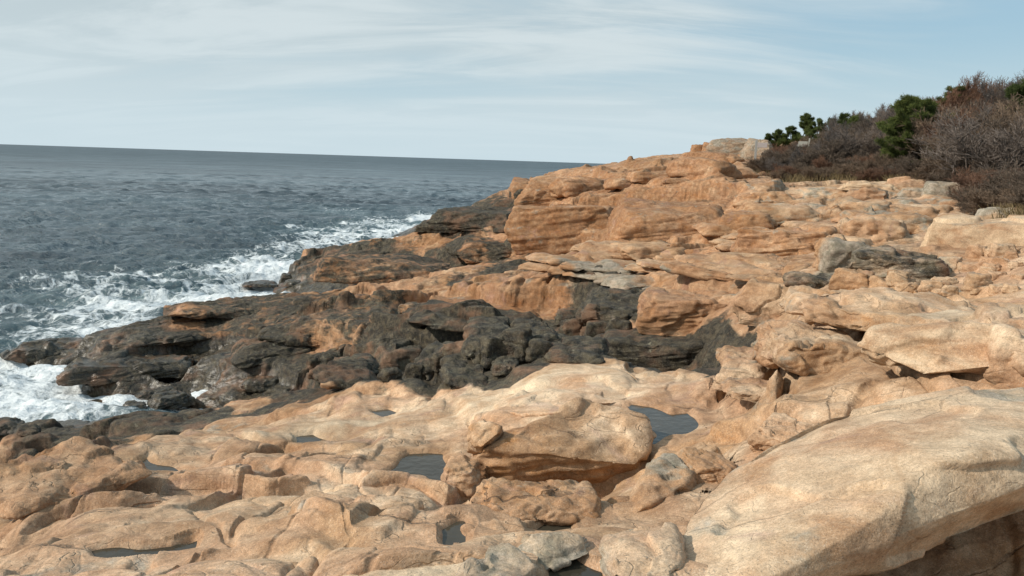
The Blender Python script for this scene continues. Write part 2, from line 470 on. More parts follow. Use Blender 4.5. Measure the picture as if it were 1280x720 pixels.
DARK = [(470,445,110,24,1),(600,435,80,28,1),(700,425,70,24,1),(560,415,60,18,.8),(740,380,50,22,.8),(780,385,40,22,.8),(850,445,70,24,.8),(300,460,110,22,1),(160,440,110,30,1),
        (380,490,90,16,1),(60,440,50,14,1),(300,500,60,14,.9),(380,430,60,14,.6),(640,340,55,10,.75),(560,350,60,9,.5),(600,262,45,14,.95),(560,275,40,14,.8),
        (560,318,80,14,.7),(420,322,60,12,.85),(450,344,70,8,.7),(600,330,60,8,.6),(380,360,40,9,.6),(270,400,70,14,.6),(200,425,70,18,.8),(480,400,60,12,.35),
        (30,610,50,8,.6),(60,645,50,7,.6),(400,690,40,6,.3),(180,690,50,8,.5),(720,640,30,10,.7),(20,575,60,12,.5),(160,528,120,10,.75),(300,515,60,8,.6),
        (1040,350,50,10,.0),(720,232,30,6,.3),(520,290,40,8,.9)]
GREY = [(760,380,60,22,.9),(1040,350,40,10,1),(1140,330,60,12,1),(1020,265,60,10,.8),(1100,262,60,8,.8),(1180,250,60,10,.9),(1220,290,60,12,.6),(900,200,60,8,.5),(930,185,40,10,.7),
        (1210,500,90,14,.6),(960,500,40,12,.5),(920,480,30,8,.6),(1080,345,30,8,.7),(820,372,40,8,.3),(500,420,80,12,.5),(1180,365,40,8,.8),(900,212,40,5,.7),(1000,240,60,6,.6)]
ORNG = [(640,390,110,14,.8),(760,280,130,26,.9),(880,270,90,22,.8),(700,230,80,12,.8),(800,222,80,12,.7),(480,310,70,10,.6),(240,390,90,10,.7),(350,395,90,14,.7),(620,600,70,30,.9),
        (960,300,80,14,.8),(990,330,60,12,.7),(740,640,40,14,.8),(920,530,60,12,.6),(1220,700,80,16,1),(30,580,50,14,.6),(120,610,50,16,.6),(690,330,50,8,.3),(440,352,60,6,.6),
        (900,300,60,12,.8),(1060,470,80,16,.4),(1090,400,90,12,.4),(520,620,60,10,.5),(620,640,70,12,.6),(860,600,30,14,.6),(1180,650,60,10,.6),(1000,450,60,10,.3)]
CREAM = [(420,540,160,20,.8),(300,640,160,24,.5),(640,500,120,22,.8),(760,490,100,20,.7),(1100,440,120,20,.6),(420,610,60,20,.5),(700,540,60,20,.6),(500,700,160,16,.6),(1080,235,50,5,.8),(1180,400,90,16,.7),
         (160,560,90,8,.2),(300,700,120,12,.5)]

ZP = {'dark': [
    ([(60,482),(240,484),(330,502),(420,494),(520,487),(640,484),(700,456),(800,462),(900,468),(955,445),(948,418),(880,410),(800,418),(770,408),(812,396),(818,366),(760,362),(690,392),(650,402),(560,407),(500,424),(460,442),(380,436),(320,426),(250,430),(200,408),(130,405),(60,420),(10,432),(10,448),(90,450)], 1.0, .05),
    ([(350,332),(372,356),(440,358),(520,352),(600,332),(700,320),(690,304),(600,310),(520,304),(440,308),(380,314)], .62, .06),
    ([(560,352),(620,358),(720,346),(690,328),(620,332)], .7, .05),
    ([(500,290),(560,268),(640,250),(655,275),(600,287),(545,294)], .9, .05),
    ([(0,540),(150,520),(300,506),(400,498),(330,520),(200,544),(100,556),(0,572)], .9, .05),
    ([(0,590),(100,578),(120,600),(40,618),(0,632)], .75, .05),
    ([(0,625),(60,640),(130,640),(150,652),(60,662),(0,655)], .6, .04),
    ([(150,402),(260,378),(420,374),(540,380),(520,400),(500,430),(400,440),(250,440)], .52, .05), ([(640,400),(560,408),(560,425),(640,425)], .6, .05), ([(0,556),(160,544),(210,566),(70,640),(0,645)], .40, .05)],
  'grey': [([(700,367),(760,358),(820,366),(812,400),(700,402)], .9, .04), ([(1000,347),(1040,362),(1100,347),(1185,342),(1180,320),(1120,322),(1060,332)], .8, .04),
    ([(950,262),(1100,250),(1250,248),(1250,330),(1100,300),(950,282)], .45, .06), ([(400,450),(640,440),(640,470),(400,480)], .3, .05)],
  'orange': [([(640,302),(900,302),(960,255),(900,215),(700,225),(640,250)], .7, .06), ([(380,352),(600,335),(700,320),(700,300),(520,300),(380,320)], .6, .06),
    ([(500,424),(540,388),(620,386),(800,386),(700,402),(600,407)], .7, .05), ([(150,402),(350,372),(520,376),(520,395),(380,420),(200,425)], .7, .05),
    ([(0,570),(140,560),(140,590),(0,600)], .5, .05), ([(860,345),(1040,340),(1050,300),(900,285),(760,330)], .5, .06), ([(1100,740),(1280,640),(1400,700),(1280,800)], .9, .05)]}
ZW = {k: [(prep(p_), a_, e_) for p_, a_, e_ in v] for k, v in ZP.items()}
def zone_poly(x, y, key):
    out = np.zeros(x.shape, F32)
    r = np.hypot(x, y)
    for poly, a_, e_ in ZW[key]:
        k = bbox_sel(x, y, poly, 3)
        if not k.any(): continue
        ed = e_ * r[k] * .6
        sd = poly_sd(x[k], y[k], poly) + noise2(x[k] * .7, y[k] * .7, 23) * ed
        out[k] = np.maximum(out[k], a_ * sstep(ed, -ed, sd))
    return out
def zones(x, y, h):
    dk = np.maximum(blob_field(x, y, DARK) * .75, zone_poly(x, y, 'dark')); wet = sstep(1.7, .4, h + noise2(x * .4, y * .4, 21) * .5)
    return dict(dark=np.maximum(dk, wet), grey=np.maximum(blob_field(x, y, GREY), zone_poly(x, y, 'grey')), orange=np.maximum(blob_field(x, y, ORNG), zone_poly(x, y, 'orange')), warm=sstep(10.5, 19, np.hypot(x, y)) * (1 - .6 * sstep(.18, .40, x / np.maximum(y, 1))), cream=blob_field(x, y, CREAM), veg=veg_mask(x, y))

def grid_normals(V, nr, nc):
    G_ = V.reshape(nr, nc, 3)
    a = np.gradient(G_, axis=0); b = np.gradient(G_, axis=1)
    N = np.cross(b, a); N /= (np.linalg.norm(N, axis=2, keepdims=True) + 1e-12)
    N *= np.sign(N[..., 2:3] + 1e-9)
    return N

QUAL = 1.0
for a_ in sys.argv:
    if a_.startswith('qual='): QUAL = float(a_[5:])
def build_ground():
    half = math.radians(37)
    nc1 = int(1350 * QUAL)
    th = np.concatenate([np.linspace(math.radians(-85), -half, 90)[:-1], np.linspace(-half, half, nc1), np.linspace(half, math.radians(85), 110)[1:]])
    nc = len(th)
    nf = int(2500 * QUAL)
    rf = np.exp(np.linspace(math.log(0.7), math.log(150), nf))
    rf = np.concatenate([rf, np.exp(np.linspace(math.log(155), math.log(700), 30))]); nf = len(rf)
    X = rf[:, None] * np.sin(th)[None]; Y = rf[:, None] * np.cos(th)[None]
    H = np.empty(X.shape, F32)
    for i in range(0, nf, 200): H[i:i+200] = height(X[i:i+200], Y[i:i+200])
    print('height', time.time() - T0)
    # spread the rows evenly over the relief of each column, so steep faces get as many points as flat ones
    nr = int(1850 * QUAL)
    dep = np.arctan2(CAMH - H, rf[:, None])
    lnr = np.log(rf)[:, None]
    ds = np.abs(np.diff(dep, axis=0)) + .035 * np.diff(lnr, axis=0) + .45 * np.abs(np.diff(H, axis=0)) / rf[1:, None] * (rf[1:, None] < 150)
    def boxf(A_, m, ax):
        P_ = np.pad(A_, [(m, m) if i == ax else (0, 0) for i in range(2)], mode='edge')
        C_ = np.cumsum(P_, axis=ax); C_ = np.concatenate([np.zeros_like(np.take(C_, [0], ax)), C_], ax)
        n_ = A_.shape[ax]
        return (np.take(C_, np.arange(2 * m + 1, 2 * m + 1 + n_), ax) - np.take(C_, np.arange(n_), ax)) / (2 * m + 1)
    for _ in range(2):
        ds = boxf(ds, int(18 * QUAL), 1); ds = boxf(ds, 5, 0)
    S = np.concatenate([np.zeros((1, nc)), np.cumsum(ds, 0)], 0)
    Rn = np.empty((nr, nc))
    for j in range(nc):
        Rn[:, j] = np.interp(np.linspace(0, S[-1, j], nr), S[:, j], rf)
    X = Rn * np.sin(th)[None]; Y = Rn * np.cos(th)[None]
    Z = np.empty(X.shape, F32)
    for j in range(nc): Z[:, j] = np.interp(Rn[:, j], rf, H[:, j])
    for _ in range(2):
        Zp = np.pad(Z, 1, mode='edge')
        Zs = (Zp[:-2, 1:-1] + Zp[2:, 1:-1] + Zp[1:-1, :-2] * 1.5 + Zp[1:-1, 2:] * 1.5 + Z * 2) / 7
        Z = Z + (Zs - Z) * sstep(4, 14, Rn)
    V = np.stack([X, Y, Z], -1)
    N = grid_normals(V, nr, nc)
    x, y, z = X.ravel(), Y.ravel(), Z.ravel().astype(float)
    vm = veg_mask(x, y)
    r = np.hypot(x, y)
    # keep the pool basins clean
    pm = np.ones(x.shape, F32)
    for poly, zl in pools:
        k = bbox_sel(x, y, poly, .6)
        sd = poly_sd(x[k], y[k], poly); pm[k] = np.minimum(pm[k], sstep(-.05, .25, sd))
    big = fbm3(x * .6, y * .9, z * 2.6, 3, 300, .5, True)
    sm = fbm3(x * 3.0 + y, y * 2.6, (z - .17 * x) * 11.0, 3, 320, .55)
    d = big * (.025 + .035 * sstep(10, 40, r)) + sm * (.014 + .022 * sstep(8, 30, r))
    d *= (1 - vm) * pm * np.clip(r / 3, .3, 1) * (r < 160)
    V = V + N * d.reshape(nr, nc, 1)
    print('disp', time.time() - T0)
    at = zones(V[..., 0].ravel(), V[..., 1].ravel(), V[..., 2].ravel())
    me = mesh_from_grid('rock_shore', V, nr, nc, at, flip=True)
    return me

# ------------------------------------------------------------------ materials
class NT:
    def __init__(self, name):
        self.m = bpy.data.materials.new(name); self.m.use_nodes = True
        self.t = self.m.node_tree; self.t.nodes.clear()
    def n(self, typ, **kw):
        nd = self.t.nodes.new(typ)
        for k, v in kw.items():
            if k.startswith('i_'):
                key = k[2:]; key = int(key) if key.isdigit() else key.replace('_', ' ')
                s = nd.inputs[key]
                if hasattr(v, 'is_output') or isinstance(v, bpy.types.NodeSocket): self.t.links.new(v, s)
                else: s.default_value = v
            else: setattr(nd, k, v)
        return nd
    def math(self, op, a, b=None, c=None, clamp=False):
        nd = self.t.nodes.new('ShaderNodeMath'); nd.operation = op; nd.use_clamp = clamp
        for i, v in enumerate((a, b, c)):
            if v is None: continue
            if isinstance(v, bpy.types.NodeSocket): self.t.links.new(v, nd.inputs[i])
            else: nd.inputs[i].default_value = v
        return nd.outputs[0]
    def mix(self, f, a, b, mode='MIX'):
        nd = self.t.nodes.new('ShaderNodeMix'); nd.data_type = 'RGBA'; nd.blend_type = mode
        for k, v in ((0, f), (6, a), (7, b)):
            if isinstance(v, bpy.types.NodeSocket): self.t.links.new(v, nd.inputs[k])
            else: nd.inputs[k].default_value = v if k == 0 else (*v, 1)
        return nd.outputs[2]
    def ramp(self, f, a, b, lo=0.0, hi=1.0):
        nd = self.n('ShaderNodeMapRange', interpolation_type='SMOOTHSTEP')
        if isinstance(f, bpy.types.NodeSocket): self.t.links.new(f, nd.inputs[0])
        for i, v in enumerate((a, b, lo, hi)): nd.inputs[i + 1].default_value = v
        return nd.outputs[0]
    def noise(self, vec, scale, detail=4, rough=.55, dist=0.0):
        nd = self.n('ShaderNodeTexNoise'); nd.inputs['Scale'].default_value = scale; nd.inputs['Detail'].default_value = detail
        nd.inputs['Roughness'].default_value = rough; nd.inputs['Distortion'].default_value = dist
        self.t.links.new(vec, nd.inputs['Vector']); return nd.outputs['Fac']
    def mapv(self, vec, scale=(1, 1, 1), rot=(0, 0, 0)):
        nd = self.n('ShaderNodeMapping'); nd.inputs['Scale'].default_value = scale; nd.inputs['Rotation'].default_value = rot
        self.t.links.new(vec, nd.inputs['Vector']); return nd.outputs[0]
    def attr(self, name):
        return self.n('ShaderNodeAttribute', attribute_name=name).outputs['Fac']
    def out(self, sh, disp=None):
        o = self.n('ShaderNodeOutputMaterial'); self.t.links.new(sh, o.inputs[0]); return self.m

def rock_material():
    t = NT('weathered_granite')
    pos = t.n('ShaderNodeNewGeometry').outputs['Position']
    strat = t.mapv(pos, (.85, .85, 1.7), (.12, .1, .25))
    n_big = t.noise(pos, .45, 4, .6, .4)
    n_mid = t.noise(strat, 1.6, 6, .62, .6)
    n_sm = t.noise(pos, 6.5, 5, .65, .2)
    n_fine = t.noise(pos, 42.0, 4, .7)
    n_grain = t.noise(pos, 120.0, 3, .75)
    tan = t.mix(t.ramp(n_big, .38, .62), (.41, .26, .145), (.49, .31, .19))
    c = t.mix(t.ramp(n_mid, .46, .70), tan, (.60, .445, .30))
    c = t.mix(t.math('MULTIPLY', t.attr('cream'), t.ramp(n_mid, .30, .62)), c, (.70, .56, .39))
    # rust
    rust = t.mix(t.ramp(n_sm, .35, .65), (.42, .205, .075), (.24, .11, .042))
    rf = t.math('ADD', t.math('MULTIPLY', t.attr('orange'), .68), t.math('MULTIPLY', t.ramp(n_mid, .5, .3), .45))
    rf = t.math('MULTIPLY', rf, t.ramp(t.noise(strat, 2.8, 6, .65, .5), .34, .60, .25, 1.0), clamp=True)
    c = t.mix(rf, c, rust)
    c = t.mix(t.math('MULTIPLY', t.attr('warm'), t.ramp(n_big, .30, .62, 1.0, .55)), c, (.80, .665, .54), 'MULTIPLY')
    # purple pink patches
    pk = t.ramp(t.noise(pos, 1.1, 4, .6, 1.0), .58, .70)
    c = t.mix(t.math('MULTIPLY', pk, .35), c, (.36, .22, .19))
    # grey and greenish lichen
    gp = t.noise(strat, 1.3, 6, .65, .4)
    gf = t.math('ADD', t.math('MULTIPLY', t.attr('grey'), .85), t.math('SUBTRACT', t.ramp(gp, .45, .8), .28))
    gf = t.ramp(gf, .12, .6)
    gcol = t.mix(t.ramp(n_sm, .4, .6), (.34, .32, .27), (.20, .21, .17))
    c = t.mix(t.math('MULTIPLY', gf, .8), c, gcol)
    # dark tide stain, sea weed and lichen
    dn = t.noise(strat, 1.9, 7, .7, .5)
    dsum = t.math('ADD', t.math('MULTIPLY', t.attr('dark'), 1.0), t.math('MULTIPLY', t.math('SUBTRACT', dn, .5), 1.1))
    df = t.ramp(dsum, .28, .52)
    dcol = t.mix(t.ramp(n_sm, .40, .62), (.019, .018, .014), (.078, .066, .042))
    dcol = t.mix(t.ramp(t.noise(pos, .9, 5, .6), .5, .68), dcol, (.17, .095, .055))
    dcol = t.mix(t.ramp(t.noise(pos, 5.0, 5, .7), .60, .72), dcol, (.19, .18, .13))
    c = t.mix(df, c, dcol)
    # thin black lichen streaks and crack lines
    v = t.n('ShaderNodeTexVoronoi', feature='DISTANCE_TO_EDGE'); v.inputs['Scale'].default_value = 1.0
    wv = t.n('ShaderNodeVectorMath', operation='ADD')
    nz = t.n('ShaderNodeTexNoise'); nz.inputs['Scale'].default_value = 2.2; nz.inputs['Detail'].default_value = 5
    t.t.links.new(strat, nz.inputs['Vector'])
    sc1 = t.n('ShaderNodeVectorMath', operation='SCALE'); sc1.inputs['Scale'].default_value = .35
    joint = t.mapv(pos, (.28, 1.3, 1.6), (.1, .1, math.radians(-55)))
    t.t.links.new(nz.outputs['Color'], sc1.inputs[0]); t.t.links.new(joint, wv.inputs[0]); t.t.links.new(sc1.outputs[0], wv.inputs[1])
    t.t.links.new(wv.outputs[0], v.inputs['Vector'])
    ck = t.ramp(v.outputs['Distance'], .016, .003)
    ck = t.math('MULTIPLY', ck, t.ramp(t.noise(pos, .8, 3), .50, .66))
    ck = t.math('MULTIPLY', ck, t.math('SUBTRACT', 1.0, t.attr('cream'), clamp=True))
    c = t.mix(t.math('MULTIPLY', ck, .6), c, (.09, .06, .04))
    # speckle
    c = t.mix(.75, c, t.mix(t.ramp(n_fine, .36, .66), (.78, .78, .78), (1.16, 1.16, 1.16)), 'MULTIPLY')
    c = t.mix(t.math('MULTIPLY', t.ramp(n_grain, .57, .64), .65), c, (.10, .085, .07))
    c = t.mix(t.math('MULTIPLY', t.ramp(n_grain, .42, .34), .45), c, (.78, .70, .58))
    c = t.mix(t.math('SUBTRACT', .75, t.math('MULTIPLY', t.attr('cream'), .5)), c, t.mix(t.ramp(t.noise(pos, 6.0, 6, .66, .3), .34, .66), (.68, .64, .60), (1.2, 1.2, 1.2)), 'MULTIPLY')
    c = t.mix(.8, c, t.mix(t.ramp(t.noise(pos, .30, 5, .65, .6), .36, .64), (.78, .72, .68), (1.15, 1.13, 1.12)), 'MULTIPLY')
    # soil and dead grass inland
    soil = t.mix(t.ramp(t.noise(pos, 3.0, 5, .7), .35, .65), (.085, .055, .035), (.16, .115, .06))
    c = t.mix(t.attr('veg'), c, soil)
    # relief
    st2 = t.mapv(pos, (.8, .9, 1.8), (.25, -.1, .6))
    def crease(scale, width, dist):
        nn = t.noise(st2, scale, 3, .5, dist)
        return t.ramp(t.math('ABSOLUTE', t.math('SUBTRACT', nn, .5)), width, .0)
    nocream = t.math('SUBTRACT', 1.0, t.math('MULTIPLY', t.attr('cream'), 1.3), clamp=True)
    k1 = t.math('MULTIPLY', t.math('MULTIPLY', crease(1.3, .012, .5), t.ramp(n_big, .47, .58)), nocream); k2 = t.math('MULTIPLY', t.math('MULTIPLY', crease(4.0, .020, .4), t.ramp(n_mid, .48, .62)), nocream)
    c = t.mix(t.math('MULTIPLY', k1, .0), c, (.10, .06, .035))
    c = t.mix(t.math('MULTIPLY', k2, .25), c, (.16, .09, .05))
    bh = t.math('ADD', t.math('MULTIPLY', n_sm, .014), t.math('MULTIPLY', n_fine, .0055))
    bh = t.math('ADD', bh, t.math('MULTIPLY', n_grain, .0028))
    bh = t.math('SUBTRACT', bh, t.math('MULTIPLY', ck, .02))
    bh = t.math('SUBTRACT', bh, t.math('MULTIPLY', k1, .004))
    bh = t.math('SUBTRACT', bh, t.math('MULTIPLY', k2, .012))
    bh = t.math('ADD', bh, t.math('MULTIPLY', t.noise(pos, 2.6, 5, .6, .3), .035))
    b = t.n('ShaderNodeBump'); b.inputs['Strength'].default_value = .85; b.inputs['Distance'].default_value = 1.0
    t.t.links.new(bh, b.inputs['Height'])
    z = t.n('ShaderNodeSeparateXYZ'); t.t.links.new(pos, z.inputs[0])
    wet = t.math('MULTIPLY', t.ramp(z.outputs[2], 1.6, .5), df)
    p = t.n('ShaderNodeBsdfPrincipled')
    t.t.links.new(c, p.inputs['Base Color']); t.t.links.new(b.outputs[0], p.inputs['Normal'])
    t.t.links.new(t.math('SUBTRACT', .86, t.math('MULTIPLY', wet, .55)), p.inputs['Roughness'])
    p.inputs['Specular IOR Level'].default_value = .3
    return t.out(p.outputs[0])

def sea_material():
    t = NT('sea_water')
    pos = t.n('ShaderNodeNewGeometry').outputs['Position']
    foam = t.attr('foam')
    warp = t.n('ShaderNodeTexNoise'); warp.inputs['Scale'].default_value = .35; warp.inputs['Detail'].default_value = 4
    flat = t.mapv(pos, (1, 1, 0)); t.t.links.new(flat, warp.inputs['Vector'])
    s = t.n('ShaderNodeVectorMath', operation='SCALE'); s.inputs['Scale'].default_value = 3.0; t.t.links.new(warp.outputs['Color'], s.inputs[0])
    a = t.n('ShaderNodeVectorMath', operation='ADD'); t.t.links.new(flat, a.inputs[0]); t.t.links.new(s.outputs[0], a.inputs[1])
    wp = a.outputs[0]
    st = t.mapv(wp, (.55, 1.0, 1), (0, 0, .5))
    big = t.noise(st, .22, 5, .6)
    lace = t.noise(st, 1.5, 8, .72, .3)
    v = t.n('ShaderNodeTexVoronoi', feature='DISTANCE_TO_EDGE'); v.inputs['Scale'].default_value = 1.2; t.t.links.new(wp, v.inputs['Vector'])
    v2 = t.n('ShaderNodeTexVoronoi', feature='DISTANCE_TO_EDGE'); v2.inputs['Scale'].default_value = 3.2; t.t.links.new(wp, v2.inputs['Vector'])
    web = t.math('ADD', t.ramp(v.outputs['Distance'], .16, .0), t.math('MULTIPLY', t.ramp(v2.outputs['Distance'], .2, .0), .6))
    k = t.math('ADD', foam, t.math('MULTIPLY', t.math('SUBTRACT', big, .5), 1.6))
    k = t.math('ADD', k, t.math('MULTIPLY', t.math('SUBTRACT', lace, .5), 2.3))
    k = t.math('ADD', k, t.math('MULTIPLY', web, .16))
    k = t.math('MULTIPLY', k, t.ramp(foam, .03, .25))
    ff = t.ramp(k, .46, .90)
    fine = t.noise(pos, 9.0, 6, .75)
    ff = t.math('MULTIPLY', ff, t.ramp(fine, .25, .5, .6, 1.0))
    thin = t.math('MULTIPLY', foam, .55, clamp=True)
    deep = t.mix(t.ramp(t.noise(flat, .05, 3), .35, .65), (.062, .090, .106), (.092, .125, .142))
    wc = t.mix(thin, deep, (.10, .19, .20))
    gust = t.noise(t.mapv(pos, (.35, 1.0, 0), (0, 0, .2)), .03, 8, .7)
    wc = t.mix(1.0, wc, t.mix(t.ramp(gust, .36, .64), (.55, .57, .60), (1.45, 1.42, 1.4)), 'MULTIPLY')
    c = t.mix(ff, wc, (.80, .84, .85))
    b1 = t.noise(t.mapv(pos, (.5, 1.1, 1), (0, 0, .25)), .9, 7, .68)
    b2 = t.noise(pos, 5.0, 5, .7)
    bh = t.math('ADD', t.math('MULTIPLY', b1, .75), t.math('MULTIPLY', b2, .06))
    bh = t.math('ADD', bh, t.math('MULTIPLY', ff, .06))
    bh = t.math('ADD', bh, t.math('MULTIPLY', t.noise(t.mapv(pos, (.35, 1.1, 1), (0, 0, .25)), .16, 5, .6), 2.0))
    b = t.n('ShaderNodeBump'); b.inputs['Strength'].default_value = .8; b.inputs['Distance'].default_value = 1.0
    t.t.links.new(bh, b.inputs['Height'])
    p = t.n('ShaderNodeBsdfPrincipled')
    t.t.links.new(c, p.inputs['Base Color']); t.t.links.new(b.outputs[0], p.inputs['Normal'])
    far_ = t.attr('far')
    t.t.links.new(t.math('ADD', t.ramp(ff, 0, 1, .16, .8), t.math('MULTIPLY', far_, .4)), p.inputs['Roughness'])
    p.inputs['IOR'].default_value = 1.33
    t.t.links.new(t.math('SUBTRACT', .56, t.math('MULTIPLY', far_, .12)), p.inputs['Specular IOR Level'])
    return t.out(p.outputs[0])

def pool_material():
    t = NT('pool_water')
    pos = t.n('ShaderNodeNewGeometry').outputs['Position']
    c = t.mix(t.noise(pos, 1.4, 4), (.022, .021, .016), (.085, .070, .048))
    b = t.n('ShaderNodeBump'); b.inputs['Strength'].default_value = .15; b.inputs['Distance'].default_value = .05
    t.t.links.new(t.noise(pos, 9, 3), b.inputs['Height'])
    p = t.n('ShaderNodeBsdfPrincipled'); t.t.links.new(c, p.inputs['Base Color']); t.t.links.new(b.outputs[0], p.inputs['Normal'])
    p.inputs['Roughness'].default_value = .07; p.inputs['IOR'].default_value = 1.33
    return t.out(p.outputs[0])

ROCK = rock_material(); SEA = sea_material(); POOLM = pool_material()

# ------------------------------------------------------------------ ground, sea, pools
link('ground', build_ground(), ROCK, kind='structure')
print('ground', time.time() - T0)

FOAM = [(60,500,120,40,1.0),(160,490,90,16,1.1),(100,530,100,18,1),(40,460,80,20,.8),(190,475,70,14,.8),(200,350,150,26,.5),(330,330,80,16,.85),(260,365,90,14,.75),(90,400,120,22,.5),(350,345,30,8,1.2),
        (440,290,80,14,.6),(500,288,50,12,.85),(530,272,20,7,.9),(400,310,60,10,.8),(150,375,90,14,.65),(480,275,60,8,.4),(210,448,40,10,1),(345,372,30,6,.7),(20,420,60,14,.5),(80,370,70,10,.4),(330,350,40,8,.9),(240,330,60,8,.5),(430,262,60,5,.25)]
def sea_hit(px, py): return at_z(px, py, 0)
def foam_field(x, y):
    h = base(x, y)
    f = sstep(-1.5, -.1, h) * .85 + sstep(-3.2, -.6, h) * .32
    for px, py, rx, ry, a in FOAM:
        rx = rx * 1.2; ry = ry * 1.25; c = sea_hit(px, py); d = math.hypot(c[0], c[1]); ur = c[:2] / d
        dd = ry * d * d / (8 * FPX)
        dx = x - c[0]; dy = y - c[1]
        ra = (dx * ur[0] + dy * ur[1]) / dd; ta = (dx * -ur[1] + dy * ur[0]) / (rx * d / FPX)
        f = np.maximum(f, min(a * 1.1, .95) * np.exp(-(ra * ra + ta * ta)))
    return f * (np.hypot(x, y) < 200)
def build_sea():
    half = math.radians(36)
    nc = int(1100 * QUAL) + 120
    th = np.concatenate([np.linspace(math.radians(-85), -half, 61)[:-1], np.linspace(-half, math.radians(25), nc - 120), np.linspace(math.radians(25), math.radians(60), 61)[1:]])
    nr = int(1100 * QUAL)
    dep = np.exp(np.linspace(math.log(.55), math.log(.0011), nr // 3)); dep2 = np.linspace(.55, .0011, nr)
    dep = np.unique(np.concatenate([dep, dep2]))[::-1]
    r = CAMH / dep; r = np.concatenate([r, [12000, 20000, 40000]]); nr = len(r)
    X = r[:, None] * np.sin(th)[None]; Y = r[:, None] * np.cos(th)[None]
    Z = np.zeros(X.shape)
    g = np.random.default_rng(5)
    dr = np.gradient(r)[:, None]
    wxn = noise2(X / 14, Y / 14, 71) * 2.0; wyn = noise2(X / 14 + 9, Y / 14, 72) * 2.0
    gust = np.clip(1 + .5 * noise2(X / 30, Y / 30, 73), .4, 1.6)
    for i in range(46):
        L = .7 * (10 / .7) ** (i / 45) * g.uniform(.9, 1.1)
        a = math.radians(-68) + g.normal(0, .55)        # swell runs towards the shore
        k = 2 * math.pi / L
        ph = (X + wxn) * math.cos(a) * k + (Y + wyn) * math.sin(a) * k + g.uniform(0, 6.28)
        fade = np.clip(L / (3.0 * dr) - .4, 0, 1)
        s = np.sin(ph)
        Z += fade * .0105 * L ** .95 * (1.0 - 2 * np.abs(s) ** 1.2 + .3 * s) * gust * 1.0
    Z *= np.where(r[:, None] < 300, 1, 1)
    f = foam_field(X.ravel(), Y.ravel()).reshape(X.shape)
    Z += (fbm2(X * 1.1, Y * 1.1, 3, 201) * .10 * np.clip(f, 0, 1))
    Z *= sstep(5.5, -.5, base(X.ravel(), Y.ravel())).reshape(X.shape) * .0 + 1
    V = np.stack([X, Y, Z], -1)
    return mesh_from_grid('sea', V, nr, len(th), dict(foam=f, far=np.broadcast_to(sstep(math.log(120), math.log(1500), np.log(r))[:, None], X.shape)), flip=True)
link('sea', build_sea(), SEA, kind='structure')
print('sea', time.time() - T0)

for i, ((poly, zl), (px, _)) in enumerate(zip(pools, POOLS)):
    c = poly.mean(0)
    bm = bmesh.new()
    pts = []
    m = len(poly)
    for j in range(m):
        v = poly[j] - c; L = np.linalg.norm(v); q = c + v * (1 + .10 / max(L, .1)); pts.append(q)
    vs = [bm.verts.new((q[0], q[1], zl)) for q in pts]
    bm.faces.new(vs)
    bmesh.ops.triangulate(bm, faces=bm.faces[:])
    for f in bm.faces:
        if f.normal.z < 0: f.normal_flip()
    me = bpy.data.meshes.new('tide_pool'); bm.to_mesh(me); bm.free()
    link('pool_water', me, POOLM, kind='structure')

# ------------------------------------------------------------------ loose rocks, each a thing of its own
_ico = {}
def ico(s):
    if s not in _ico:
        bm = bmesh.new(); bmesh.ops.create_icosphere(bm, subdivisions=s, radius=1.0)
        bm.verts.ensure_lookup_table()
        _ico[s] = (np.array([v.co[:] for v in bm.verts]), np.array([[v.index for v in f.verts] for f in bm.faces], np.int32)); bm.free()
    return _ico[s]

def tri_mesh(name, V, Fc, attrs=None, smooth=True):
    me = bpy.data.meshes.new(name)
    me.vertices.add(len(V)); me.vertices.foreach_set('co', np.asarray(V, F32).reshape(-1))
    me.loops.add(Fc.size); me.loops.foreach_set('vertex_index', Fc.reshape(-1).astype(np.int32))
    me.polygons.add(len(Fc)); me.polygons.foreach_set('loop_start', (np.arange(len(Fc)) * Fc.shape[1]).astype(np.int32))
    try: me.polygons.foreach_set('loop_total', np.full(len(Fc), Fc.shape[1], np.int32))
    except Exception: pass
    me.update(calc_edges=True)
    if smooth: me.polygons.foreach_set('use_smooth', np.ones(len(Fc), bool))
    for k, v in (attrs or {}).items():
        at = me.attributes.new(k, 'FLOAT', 'POINT'); at.data.foreach_set('value', np.asarray(v, F32).reshape(-1))
    return me

def vnormals(V, Fc):
    a = V[Fc[:, 1]] - V[Fc[:, 0]]; b = V[Fc[:, 2]] - V[Fc[:, 0]]
    fn = np.cross(a, b); N = np.zeros_like(V)
    for i in range(3): np.add.at(N, Fc[:, i], fn)
    return N / (np.linalg.norm(N, axis=1, keepdims=True) + 1e-12)

